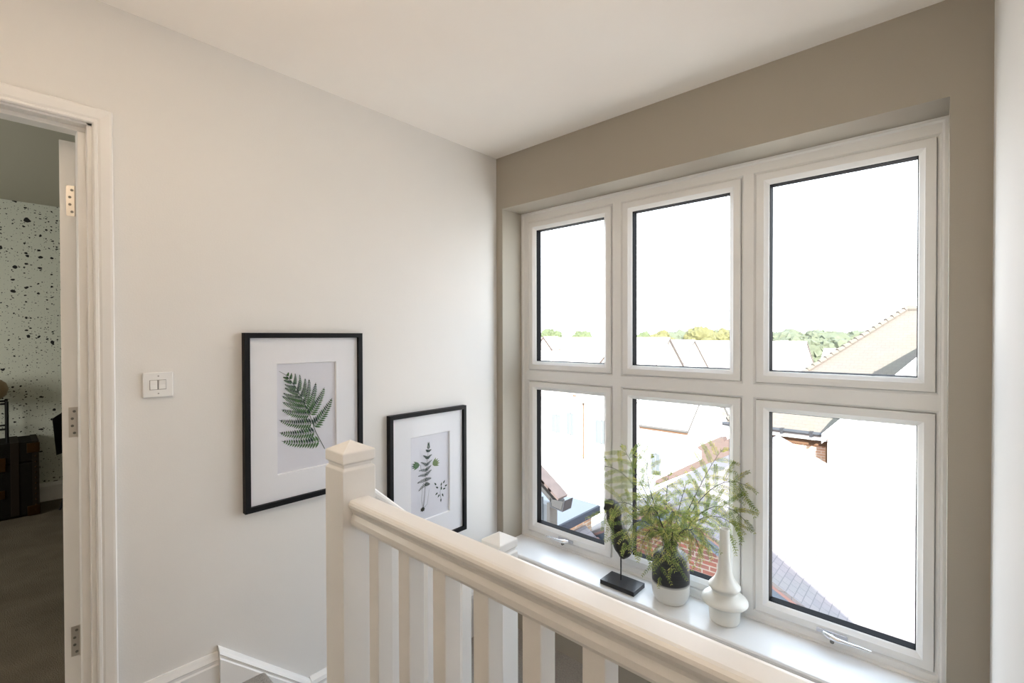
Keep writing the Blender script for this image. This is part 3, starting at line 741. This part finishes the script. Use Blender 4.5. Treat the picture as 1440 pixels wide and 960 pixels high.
# fern in the black and white vase
fe = thing('fern_plant', 'feathery yellow green fern sprays spilling out of the black and white vase', 'plant', (VX, VY, ZS+0.245))
def bez(P, t):
    Q = [Vector(p) for p in P]
    while len(Q) > 1: Q = [Q[i]*(1-t) + Q[i+1]*t for i in range(len(Q)-1)]
    return Q[0]
def frond(P, L=0.075, n=22, start=0.3, spread=1.0):
    bm = bmesh.new(); pts = [bez(P, i/20) for i in range(21)]
    tube(bm, pts, [lerp(0.0030, 0.0009, i/20) for i in range(21)], 6)
    st_ = obj('frond', bm, M_stem, fe)
    n = int(n*0.52); L = L*1.55
    bs = bmesh.new(); bl = bmesh.new()
    def leaflet(q, o, ll, hw, wn):
        wv = wn*hw; mid = q + o*ll*0.45
        bl.faces.new([bl.verts.new(v) for v in (q, mid+wv, q+o*ll, mid-wv)])
    for i in range(n+1):
        t = start + (0.985-start)*i/n
        p = bez(P, t); d = (bez(P, min(1, t+0.01)) - bez(P, max(0, t-0.01))).normalized()
        face = (Vector((0.40, -0.85, 0.25)) + Vector((random.uniform(-.45, .45), random.uniform(-.3, .3), random.uniform(-.4, .4)))).normalized()
        side = d.cross(face).normalized()
        if i % 2: side = -side
        ln = L*math.sin(PI*min(1, 0.25+0.68*(1-(t-start)/(1-start))))*random.uniform(0.75, 1.15)
        if i == n: side = side*0.15; ln = L*0.5
        e1 = p + (side*0.75*spread + d*0.75)*ln*0.5; e2 = p + (side*0.85*spread + d*0.75)*ln + Vector((0, 0, -0.30*ln))
        clampy = lambda v: Vector((v.x, min(v.y, 0.170), v.z))
        e1 = clampy(e1); e2 = clampy(e2)
        br = [p*(1-s_)**2 + e1*2*s_*(1-s_) + e2*s_*s_ for s_ in (0, .2, .4, .6, .8, 1)]
        tube(bs, br, [0.0011, 0.0010, 0.0009, 0.0008, 0.0006, 0.0004], 4)
        m = max(5, int(ln/0.0066))
        for k in range(m):
            s_ = 0.06 + 0.94*k/(m-1)
            q = p*(1-s_)**2 + e1*2*s_*(1-s_) + e2*s_*s_
            g = ((e1-p)*(1-s_) + (e2-e1)*s_).normalized(); cr_ = g.cross(face).normalized()
            ll = 0.0215*(1-0.45*s_)*random.uniform(0.75, 1.2)
            for sg in (1, -1):
                o = (cr_*sg*0.72 + g*0.75 + face*random.uniform(-.35, .35) + Vector((0, 0, -0.12))).normalized()
                wn = (o.cross(face) + face*random.uniform(-.6, .6)).normalized()
                leaflet(q, o, ll, 0.0019, wn)
    obj('branchlet', bs, M_twig, st_)
    obj('leaflet', bl, M_leaf, st_)
# local frame: U to the viewer's right, F towards the viewer
Uv = Vector((0.917, 0.398, 0)); Fv = Vector((0.398, -0.917, 0)); O = Vector((VX, VY, 0.0))
def K(u, z, f=0.0):
    p = O + Uv*u + Fv*f; p.z = z
    if p.y > 0.155: p.y = 0.155 + (p.y-0.155)*0.12
    return tuple(p)
V0 = K(0, 0.25); V1 = K(0, 0.34)
def FR(*pts, **kw): frond([K(0, 0.26), K(pts[0][0]*0.15, 0.37, 0.0)] + [K(*p) for p in pts], **kw)
FR((-0.10, 0.50, 0.02), (-0.20, 0.76, 0.04), (-0.36, 0.68, 0.07), L=0.080, n=30)
FR((-0.09, 0.50, 0.0), (-0.17, 0.70, 0.02), (-0.21, 0.77, 0.03), L=0.085, n=28)
FR((-0.07, 0.50, 0.04), (-0.13, 0.66, 0.06), (-0.10, 0.74, 0.04), L=0.075, n=24)
FR((-0.10, 0.46, 0.06), (-0.22, 0.66, 0.10), (-0.30, 0.46, 0.12), L=0.080, n=30)
FR((-0.08, 0.44, 0.07), (-0.17, 0.56, 0.12), (-0.20, 0.36, 0.14), L=0.075, n=28)
FR((-0.03, 0.48, 0.0), (-0.02, 0.56, 0.0), (-0.01, 0.66, 0.0), L=0.060, n=20)
FR((0.03, 0.46, -0.02), (0.05, 0.56, -0.03), (0.07, 0.62, -0.02), L=0.060, n=20)
FR((0.07, 0.46, 0.0), (0.13, 0.66, 0.0), (0.22, 0.80, 0.02), L=0.080, n=28, start=0.5)
FR((0.08, 0.46, 0.0), (0.17, 0.72, 0.0), (0.34, 0.66, 0.0), L=0.085, n=30, start=0.42)
FR((0.10, 0.46, 0.0), (0.20, 0.64, -0.01), (0.34, 0.50, 0.0), L=0.085, n=30)
FR((0.09, 0.44, 0.0), (0.18, 0.56, -0.02), (0.30, 0.46, 0.0), L=0.080, n=28)
FR((0.08, 0.42, 0.03), (0.13, 0.50, 0.05), (0.16, 0.37, 0.06), L=0.075, n=26)
FR((-0.02, 0.44, 0.07), (-0.035, 0.52, 0.12), (-0.045, 0.22, 0.14), L=0.060, n=32)
FR((0.01, 0.44, 0.07), (0.01, 0.50, 0.12), (0.0, 0.27, 0.13), L=0.060, n=28)
FR((-0.05, 0.42, 0.06), (-0.10, 0.50, 0.11), (-0.13, 0.33, 0.13), L=0.065, n=28)
FR((0.05, 0.42, 0.06), (0.08, 0.52, 0.10), (0.12, 0.38, 0.13), L=0.065, n=26)
FR((0.00, 0.46, 0.03), (0.00, 0.56, 0.06), (0.02, 0.50, 0.10), L=0.075, n=26)
FR((-0.05, 0.46, 0.03), (-0.09, 0.58, 0.06), (-0.10, 0.50, 0.10), L=0.075, n=26)

# ------------------------------------------------------------------ outside
ZG = -7.0
g = B((-160, 160, 0.9, 260, ZG-0.2, ZG)); tag(obj('ground', g, M_ground), kind=S)
def slab(bm, a, b, c, d, th=0.10, mi=0):
    """roof slab: quad a-b-c-d with thickness downwards"""
    prism(bm, [a, b, c, d], (0, 0, -th), mi)
def bar(bm, a, b, h, t):
    """flat board from a to b, height h downwards, thickness t towards its back (+ vector)"""
    prism(bm, [a, b, (b[0], b[1], b[2]-h), (a[0], a[1], a[2]-h)], t)
def far_window(parent, x0, x1, y, z0, z1, axis='y'):
    bm = bmesh.new(); ring_xz(bm, x0, x1, z0, z1, [(0, y), (0, y-0.03), (0.08, y-0.03), (0.08, y)])
    box(bm, (x0+x1)/2-0.03, (x0+x1)/2+0.03, y-0.03, y, z0+0.05, z1-0.05)
    f = obj('window', bm, M_winfr, parent)
    obj('glass', B((x0+0.06, x1-0.06, y-0.012, y-0.004, z0+0.06, z1-0.06)), M_wingl, f)

# our own roof, unseen above the landing: pitched to cast shade on the near roofs
xr, zr, tp, tl = 0.6, 4.53, 0.87, 0.48
bm = bmesh.new()
slab(bm, (xr, -9, zr), (xr, 0.32, zr), (7.0, 0.32, zr-tp*6.4), (7.0, -9, zr-tp*6.4), 0.12)
slab(bm, (xr, 0.32, zr), (xr, -9, zr), (-7.4, -9, zr-tl*8.0), (-7.4, 0.32, zr-tl*8.0), 0.12)
tag(obj('roof', bm, M_tile, uv=True), kind=S)

# A: brick garage with gable towards us and long right hand slope
gx, gz, gt, gl_ = -1.10, -1.27, 0.51, 0.60
h = thing('brick_house', 'red brick gabled house with blue grey bargeboards just below the middle pane', 'house', (0.6, 8, ZG))
bm = bmesh.new(); y0 = 5.22
prism(bm, [(-2.75, y0, ZG), (3.6, y0, ZG), (3.6, y0, gz-0.16-gt*(3.6-gx)), (gx, y0, gz-0.13), (-2.75, y0, gz-0.16-gl_*(gx+2.75))], (0, 6.2, 0))
obj('walls', bm, M_brick, h, uv=True)
bm = bmesh.new()
slab(bm, (gx, 5.0, gz), (gx, 11.7, gz), (4.0, 11.7, gz-gt*(4.0-gx)), (4.0, 5.0, gz-gt*(4.0-gx)), 0.05)
slab(bm, (gx, 11.7, gz), (gx, 5.0, gz), (-3.1, 5.0, gz-gl_*(gx+3.1)), (-3.1, 11.7, gz-gl_*(gx+3.1)), 0.05)
obj('roof', bm, M_tile, h, uv=True)
bm = bmesh.new()
for sx, tt, xe in ((1, gt, 4.0), (-1, gl_, -3.1)):
    bar(bm, (gx, 5.0, gz-0.052), (xe, 5.0, gz-0.052-tt*abs(xe-gx)), 0.045, (0, 0.20, 0))
obj('undercloak', bm, M_pink, h)
for sx, tt, xe in ((1, gt, 4.0), (-1, gl_, -3.1)):
    bm = bmesh.new(); bar(bm, (gx, 5.04, gz-0.10), (xe, 5.04, gz-0.10-tt*abs(xe-gx)), 0.17, (0, 0.035, 0))
    obj('bargeboard', bm, M_vergeb, h)

# B: flat roofed bay on the left
fb = thing('flat_roof_bay', 'pale flat roof with dark fascia over brick, seen through the lower left pane', 'building', (-3.6, 4.4, ZG))
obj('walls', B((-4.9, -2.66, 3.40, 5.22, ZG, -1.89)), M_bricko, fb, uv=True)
obj('fascia', B((-5.0, -2.55, 3.30, 5.34, -1.90, -1.765)), M_dfasc, fb)
obj('roof_membrane', B((-4.98, -2.57, 3.32, 5.32, -1.766, -1.75)), M_felt, fb)

# C: small tiled lean-to between the two
ct = thing('tiled_lean_to', 'shaded grey tiled lean-to roof with a pink course beside the flat roof', 'roof', (-2.3, 4.3, ZG))
bm = bmesh.new(); slab(bm, (-2.62, 3.2, -2.02), (-2.62, 4.95, -2.02), (-1.5, 4.95, -2.72), (-1.5, 3.2, -2.72), 0.06)
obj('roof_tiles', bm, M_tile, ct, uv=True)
bm = bmesh.new(); slab(bm, (-2.36, 3.2, -2.155), (-2.36, 4.95, -2.155), (-2.27, 4.95, -2.21), (-2.27, 3.2, -2.21), 0.03)
obj('pink_course', bm, M_pink, ct)
obj('walls', B((-2.60, -1.6, 3.3, 4.85, ZG, -2.75)), M_brick, ct, uv=True)

# D: dormer end with clay tiles and box gutter at far left
de = thing('dormer_end', 'lead clad dormer end with pink clay tiles and a box gutter, far left', 'dormer', (-2.5, 3.1, -2.0))
bm = B((-3.4, -1.94, 3.04, 3.18, ZG, -1.0))
box(bm, -2.07, -2.055, 3.02, 3.05, -2.2, -0.9)
obj('cheek', bm, M_lead, de)
obj('corner_post', B((-1.97, -1.92, 3.02, 3.19, ZG, -0.96)), M_gutin, de)
bm = bmesh.new(); prism(bm, [(-2.6, 3.0, -0.36), (-1.80, 3.0, -0.92), (-1.80, 3.0, -0.99), (-2.6, 3.0, -0.43)], (0, 0.2, 0))
obj('verge_board', bm, M_gutin, de)
for k in range(7):
    x = -1.765-0.115*k; z = -0.845+0.0805*k
    bm = bmesh.new(); prism(bm, [(x, 2.985, z-0.028), (x+0.012, 2.985, z), (x-0.15, 2.985, z+0.12), (x-0.165, 2.985, z+0.085)], (0, 0.22, 0))
    obj('clay_tile', bm, M_ptile, de)
bm = bmesh.new()
prism(bm, [(-1.90, 3.0, -0.86), (-1.885, 3.0, -0.875), (-1.885, 3.0, -0.98), (-1.71, 3.0, -1.0), (-1.67, 3.0, -0.86), (-1.66, 3.0, -0.86), (-1.695, 3.0, -1.015), (-1.90, 3.0, -0.995)], (0, 0.2, 0))
gut = obj('gutter', bm, M_gutter, de)
bm = bmesh.new(); prism(bm, [(-1.875, 2.998, -0.885), (-1.875, 2.998, -0.975), (-1.715, 2.998, -0.993), (-1.68, 2.998, -0.875)], (0, 0.012, 0))
obj('gutter_stop_end', bm, M_gutin, gut)

# E: hipped house with white rendered wing
he = thing('hipped_house', 'hip roofed brick house with a white gabled wing behind the right panes', 'house', (2.5, 17, ZG))
t4 = 0.84; ex, ey, ez = -2.98, 13.34, -1.40; rise = 3.55; run = rise/t4
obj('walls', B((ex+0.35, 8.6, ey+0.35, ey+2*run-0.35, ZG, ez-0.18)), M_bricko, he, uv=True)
bm = bmesh.new()
P = lambda x, y, z: bm.verts.new((x, y, z))
e1, e2, e3, e4 = P(ex, ey, ez), P(9.0, ey, ez), P(9.0, ey+2*run, ez), P(ex, ey+2*run, ez)
r1, r2 = P(ex+run, ey+run, ez+rise), P(9.0, ey+run, ez+rise)
for f in ((e1, e2, r2, r1), (e3, e4, r1, r2), (e4, e1, r1), (e2, e3, r2), (e1, e4, e3, e2)): bm.faces.new(f)
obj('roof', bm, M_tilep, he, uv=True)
bm = bmesh.new()
for k in range(30):
    s = (k+0.5)/30; s2 = s+0.042
    a = Vector((ex, ey, ez)).lerp(Vector((ex+run, ey+run, ez+rise)), s); b = Vector((ex, ey, ez)).lerp(Vector((ex+run, ey+run, ez+rise)), s2)
    tube(bm, [a+Vector((0, 0, 0.045)), b+Vector((0, 0, 0.005))], [0.085, 0.07], 8)
tube(bm, [(ex+run, ey+run, ez+rise+0.02), (9.0, ey+run, ez+rise+0.02)], 0.09, 8)
obj('ridge_tiles', bm, M_tilep, he, uv=True)
bm = bmesh.new(); tube(bm, [(ex-0.02, ey-0.06, ez-0.02), (-0.34, ey-0.06, ez-0.02)], 0.062, 10)
for x in (-1.35, -0.62): box(bm, x-0.04, x+0.04, ey-0.13, ey+0.01, ez-0.11, ez+0.05)
obj('gutter', bm, M_gutter, he)
obj('fascia', B((ex+0.05, -0.28, ey+0.02, ey+0.06, ez-0.20, ez-0.03)), M_barge, he)
obj('brick_corbel', B((ex+0.3, -0.30, ey+0.26, ey+0.34, ez-0.40, ez-0.26)), M_orange, he)
obj('corner_brick', B((-0.30, -0.24, ey-0.02, ey+0.32, ZG, ez-0.35)), M_orange, he)
wy, wx0, wz0, wt, wa = 13.12, -0.30, -1.36, 1.11, 2.62
bm = bmesh.new()
prism(bm, [(wx0+0.07, wy+0.12, ZG), (5.4, wy+0.12, ZG), (5.4, wy+0.12, wz0), (wx0+wa, wy+0.12, wz0+wt*wa-0.12), (wx0+0.07, wy+0.12, wz0-0.06)], (0, 2.6, 0))
obj('wing_wall', bm, M_render, he)
bm = bmesh.new(); ax, azz = wx0+wa, wz0+wt*wa
slab(bm, (ax, wy, azz), (ax, wy+3.9, azz), (wx0-0.02, wy+0.6, wz0), (wx0-0.02, wy, wz0), 0.06)
slab(bm, (ax, wy+3.9, azz), (ax, wy, azz), (ax+wa, wy, wz0), (ax+wa, wy+0.6, wz0), 0.06)
obj('wing_roof', bm, M_tilep, he, uv=True)
bm = bmesh.new(); bar(bm, (wx0-0.05, wy-0.03, wz0+0.0), (ax, wy-0.03, azz+0.02), 0.26, (0, 0.05, 0)); bar(bm, (ax, wy-0.03, azz+0.02), (ax+wa, wy-0.03, wz0), 0.26, (0, 0.05, 0))
obj('bargeboard', bm, M_barge, he)

# F: low brick gable with corbel behind the fern
bg = thing('brick_gable', 'pinkish brick gable with stepped corbel rising behind the fern', 'building', (-3.2, 12.5, ZG))
def q_(x, z): return (2+(x-2)*1.207, 12.5, 1.322+(z-1.322)*1.207)
bm = bmesh.new()
prism(bm, [q_(*p) for p in ((-3.68, -2.73), (-1.4, -1.40), (-1.4, -0.95), (-1.75, -1.16), (-1.90, -1.28), (-1.92, -1.19), (-2.04, -1.21), (-2.55, -1.51), (-2.52, -1.56), (-2.44, -1.60), (-2.44, -1.82), (-3.68, -2.60))], (0, 0.3, 0))
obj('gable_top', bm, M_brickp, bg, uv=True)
bm = bmesh.new(); prism(bm, [q_(-3.68, -2.74), q_(-1.4, -1.41), (q_(-1.4, 0)[0], 12.5, ZG), (q_(-3.68, 0)[0], 12.5, ZG)], (0, 0.28, 0))
obj('rendered_wall', bm, M_render, bg)

# G: long terrace with ridge level with the horizon
tz, ty_, tx1 = 1.24, 25.0, -9.84
th_ = thing('rendered_terrace', 'long pale terrace with white walls and tiled roof beyond the left panes', 'house', (-16, 25, ZG))
bm = bmesh.new(); prism(bm, [(tx1-0.25, 21.0, ZG), (tx1-0.25, 29.0, ZG), (tx1-0.25, 29.0, -2.05), (tx1-0.25, ty_, tz-0.15), (tx1-0.25, 21.0, -2.05)], (-16, 0, 0))
obj('walls', bm, M_render, th_)
bm = bmesh.new()
slab(bm, (tx1, ty_, tz), (-26.5, ty_, tz), (-26.5, 20.6, tz-0.82*4.4), (tx1, 20.6, tz-0.82*4.4), 0.12)
slab(bm, (-26.5, ty_, tz), (tx1, ty_, tz), (tx1, 29.4, tz-0.82*4.4), (-26.5, 29.4, tz-0.82*4.4), 0.12)
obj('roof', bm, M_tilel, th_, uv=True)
bm = bmesh.new(); bar(bm, (tx1+0.02, ty_, tz-0.04), (tx1+0.02, 29.4, tz-0.04-0.82*4.4), 0.20, (-0.05, 0, 0))
obj('bargeboard', bm, M_brown, th_)
bm = bmesh.new(); bar(bm, (tx1+0.02, ty_, tz-0.04), (tx1+0.02, 20.6, tz-0.04-0.82*4.4), 0.08, (-0.05, 0, 0))
obj('bargeboard', bm, M_gutin, th_)
for x0, x1, z0, z1 in ((-15.6, -14.9, -4.6, -3.4), (-14.5, -13.9, -4.6, -3.2), (-12.5, -11.6, -4.8, -3.4), (-9.95-0.0, -9.45-0.75, -5.4, -4.4)):
    far_window(th_, x0, x1, 21.0, z0, z1)
bm = bmesh.new(); tube(bm, [(-13.25, 20.92, -2.2), (-13.25, 20.92, ZG+1.2)], 0.045, 8); tube(bm, [(-13.9, 20.8, -2.15), (-13.25, 20.92, -2.3)], 0.05, 8)
obj('downpipe', bm, M_orange, th_)
for gxx, gyy, gzz in ((-17.75, 23.0, 1.30), (-12.3, 22.2, 0.42)):
    d = obj('gablet', B((gxx-0.55, gxx+0.55, gyy, gyy+1.4, gzz-2.0, gzz-0.9)), M_render, th_)
    bm = bmesh.new(); prism(bm, [(gxx-0.75, gyy-0.1, gzz-0.85), (gxx, gyy-0.1, gzz), (gxx+0.75, gyy-0.1, gzz-0.85)], (0, 1.6, 0))
    obj('gablet_roof', bm, M_tilel, d, uv=True)
    bm = bmesh.new(); bar(bm, (gxx, gyy-0.14, gzz), (gxx+0.75, gyy-0.14, gzz-0.85), 0.15, (0, 0.05, 0)); bar(bm, (gxx, gyy-0.14, gzz), (gxx-0.75, gyy-0.14, gzz-0.85), 0.15, (0, 0.05, 0))
    obj('gablet_verge', bm, M_brown, d)

def gabled(name_label, x0, x1, yr, zr_, half, tan, wallm, vergem, roofm=None, zwin=None):
    t = thing('gabled_house', name_label, 'house', ((x0+x1)/2, yr, ZG), 'gabled houses beyond the windows')
    bm = bmesh.new(); ze = zr_-tan*half
    prism(bm, [(x1-0.25, yr-half+0.4, ZG), (x1-0.25, yr+half-0.4, ZG), (x1-0.25, yr+half-0.4, ze+tan*0.4-0.14), (x1-0.25, yr, zr_-0.14), (x1-0.25, yr-half+0.4, ze+tan*0.4-0.14)], (x0-x1+0.5, 0, 0))
    obj('walls', bm, wallm, t, uv=True)
    bm = bmesh.new()
    slab(bm, (x1, yr, zr_), (x0, yr, zr_), (x0, yr-half, ze), (x1, yr-half, ze), 0.12); slab(bm, (x0, yr, zr_), (x1, yr, zr_), (x1, yr+half, ze), (x0, yr+half, ze), 0.12)
    obj('roof', bm, roofm or M_tilel, t, uv=True)
    bm = bmesh.new(); bar(bm, (x1+0.02, yr, zr_-0.03), (x1+0.02, yr+half, ze-0.03), 0.18, (-0.05, 0, 0))
    obj('bargeboard', bm, vergem, t)
    bm = bmesh.new(); bar(bm, (x1+0.02, yr, zr_-0.03), (x1+0.02, yr-half, ze-0.03), 0.14, (-0.05, 0, 0))
    obj('bargeboard', bm, M_gutin, t)
    bm = bmesh.new(); tube(bm, [(x0, yr-half-0.06, ze-0.04), (x1, yr-half-0.06, ze-0.04)], 0.06, 8)
    obj('gutter', bm, M_gutin, t)
    return t
gabled('pale gabled house half hidden behind the end of the long terrace', -18.0, -11.67, 33.6, 1.04, 4.0, 0.75, M_render, M_brown)
gabled('pale roofed house in the distance behind the round trees', -15.8, -6.2, 44.0, 0.87, 4.2, 0.66, M_render, M_brown)
lo = gabled('low white house with small pale roof below the middle upper pane', -8.42, -6.15, 21.2, -0.55, 2.8, 0.82, M_render, M_gutin)
bm = bmesh.new(); bar(bm, (-8.42, 18.36, -2.93), (-6.15, 18.36, -2.93), 0.10, (0, 0.04, 0)); obj('fascia', bm, M_orange, lo)
far_window(lo, -8.05, -7.55, 18.8, -5.2, -4.15)
gabled('distant pale house at the foot of the woodland', -6.2, 1.0, 52.0, 0.10, 4.0, 0.6, M_render, M_brown)

# trees
def tree(name_label, x, y, zt, r, m, squash=1.0, n=520):
    t = thing('tree', name_label, 'tree', (x, y, ZG), 'trees on the skyline')
    zc = zt-r*squash
    bm = bmesh.new(); tube(bm, [(x, y, ZG), (x+0.1, y, zc)], [r*0.10, r*0.05], 8); obj('trunk', bm, M_bark, t)
    bm = bmesh.new()
    for k in range(26):
        d = Vector((random.gauss(0, 1), random.gauss(0, 1), random.gauss(0, 0.9))).normalized()
        c = Vector((x, y, zc)) + Vector((d.x*r*0.62, d.y*r*0.62, d.z*r*0.6*squash)); rr = r*random.uniform(0.28, 0.46)
        bmesh.ops.create_icosphere(bm, subdivisions=3, radius=rr, matrix=Matrix.Translation(c))
    for v in bm.verts:
        q = v.co - Vector((x, y, zc))
        nn = noise.fractal(v.co*(5.0/r), 1.0, 2.0, 4)
        v.co += q.normalized()*nn*r*0.16
    obj('crown', bm, m, t, smooth=False)
tree('large round green and yellow tree between the pale roofs', -20.6, 58.5, 2.55, 2.25, M_leafB, 1.15)
tree('smaller yellowing tree right of the largest round tree', -20.2, 66.4, 2.4, 1.87, M_leafB)
tree('bluish green tree at the right edge of the middle pane', -21.2, 76.7, 2.4, 1.83, M_leafC)
tree('low yellow green tree above the terrace roof end', -24.5, 56.0, 2.05, 1.6, M_leafB)
tree('low green tree over the terrace roof left of the sash edge', -29.0, 60.0, 2.0, 1.7, M_leafA)
tree('flat topped green tree above the terrace at far left', -47.0, 62.0, 2.45, 2.0, M_leafA, 0.8)
tree('yellow green tree over the terrace at the leftmost pane edge', -58.4, 70.5, 2.5, 2.5, M_leafB, 0.8)
tree('green tree above the terrace beside the left mullion', -41.5, 63.0, 2.2, 1.9, M_leafA, 0.7)
# woodland on the horizon: nobody could count its crowns
bm = bmesh.new()
for k in range(260):
    x = random.uniform(-75, 8); y = random.uniform(150, 195); 
    bmesh.ops.create_icosphere(bm, subdivisions=3, radius=random.uniform(2.0, 3.8), matrix=Matrix.Translation((x, y, random.uniform(-2.5, -0.6)+ (y-150)*0.02)))
for k in range(160):
    x = random.uniform(-60, 0); y = random.uniform(110, 135)
    bmesh.ops.create_icosphere(bm, subdivisions=3, radius=random.uniform(1.4, 2.4), matrix=Matrix.Translation((x, y, random.uniform(-3.0, -1.2))))
for v in bm.verts:
    q = v.co*1.1
    v.co += Vector((noise.fractal(q, 0.6, 2.0, 3), noise.fractal(q+Vector((5, 0, 0)), 0.6, 2.0, 3), noise.fractal(q+Vector((0, 9, 0)), 0.6, 2.0, 3)))*0.8
tag(obj('woodland', bm, M_wood), 'band of green woodland along the horizon behind the right pane', 'woodland', kind='stuff')

# ------------------------------------------------------------------ light
w = bpy.data.worlds.new('sky'); sc.world = w; w.use_nodes = True
nt = w.node_tree; bgn = nt.nodes['Background']
tc = nt.nodes.new('ShaderNodeTexCoord'); sp = nt.nodes.new('ShaderNodeSeparateXYZ'); nt.links.new(tc.outputs['Generated'], sp.inputs[0])
cr = nt.nodes.new('ShaderNodeValToRGB'); cr.color_ramp.elements[0].position = 0.0; cr.color_ramp.elements[0].color = (0.92, 0.96, 1.0, 1)
cr.color_ramp.elements[1].position = 0.8; cr.color_ramp.elements[1].color = (0.66, 0.82, 1.0, 1)
nt.links.new(sp.outputs['Z'], cr.inputs[0]); nt.links.new(cr.outputs[0], bgn.inputs['Color'])
bgn.inputs['Strength'].default_value = 3.8

def light(name, kind, loc, energy, color, **kw):
    l = bpy.data.lights.new(name, kind); l.energy = energy; l.color = color
    for k, v in kw.items(): setattr(l, k, v)
    o = bpy.data.objects.new(name, l); COL.objects.link(o); o.location = loc
    return o
s = light('sun', 'SUN', (5, -10, 12), 16.0, (1.0, 0.98, 0.945), angle=0.01)
s.rotation_euler = Vector((-4.6, 6.0, -3.5)).to_track_quat('-Z', 'Y').to_euler()
po = light('window_portal', 'AREA', (1.037, 0.29, 1.07), 1.0, (1, 1, 1), shape='RECTANGLE', size=1.97, size_y=2.04)
po.rotation_euler = (-PI/2, 0, 0); po.data.cycles.is_portal = True
l1 = light('ceiling_fill', 'SPOT', (1.30, -2.35, 0.9), 180, (1.0, 0.82, 0.64), spot_size=math.radians(84), spot_blend=1.0, shadow_soft_size=0.08)  # unseen fill light added to warm and lift the ceiling
l1.rotation_euler = (PI, 0, 0)
l4 = light('upper_wall_fill', 'SPOT', (1.45, -2.40, 0.9), 22, (1.0, 0.77, 0.54), spot_size=math.radians(105), spot_blend=1.0, shadow_soft_size=0.15)  # added warm fill for the upper left wall and ceiling, no fitting
l4.rotation_euler = Vector((-0.35, 1.05, 1.5)).to_track_quat('-Z', 'Y').to_euler()
l2 = light('rear_fill', 'POINT', (1.3, -3.3, 1.9), 1.5, (1.0, 0.84, 0.68), shadow_soft_size=0.15)  # weak omni fill added behind the camera
l3 = light('bedroom_daylight', 'AREA', (-1.7, YB+0.05, 1.5), 28, (1.0, 0.99, 0.90), shape='RECTANGLE', size=1.2, size_y=1.2)
l3.rotation_euler = (-PI/2, 0, PI)

# ------------------------------------------------------------------ camera
f, yaw, pitch, roll = 662.38, -0.73575, -0.00953, -0.00234
d = Vector((math.sin(yaw)*math.cos(pitch), math.cos(yaw)*math.cos(pitch), math.sin(pitch)))
r = Vector((math.cos(yaw), -math.sin(yaw), 0)); u = r.cross(d)
R_ = r*math.cos(roll) + u*math.sin(roll); U_ = u*math.cos(roll) - r*math.sin(roll)
cam = bpy.data.cameras.new('camera'); co = bpy.data.objects.new('camera', cam); COL.objects.link(co)
cam.sensor_width = 36.0; cam.sensor_fit = 'HORIZONTAL'; cam.lens = f/1440*36.0; cam.clip_start = 0.01; cam.clip_end = 600
cam.shift_y = -1/1440
co.matrix_world = Matrix(((R_.x, U_.x, -d.x, 2.0), (R_.y, U_.y, -d.y, -2.07), (R_.z, U_.z, -d.z, 1.322), (0, 0, 0, 1)))
sc.camera = co
sc.view_settings.view_transform = 'Standard'
sc.view_settings.look = 'None'
sc.view_settings.exposure = 0.61
sc.cycles.use_denoising = True
sc.cycles.max_bounces = 12; sc.cycles.diffuse_bounces = 6; sc.cycles.transparent_max_bounces = 12
sc.cycles.sample_clamp_indirect = 6.0
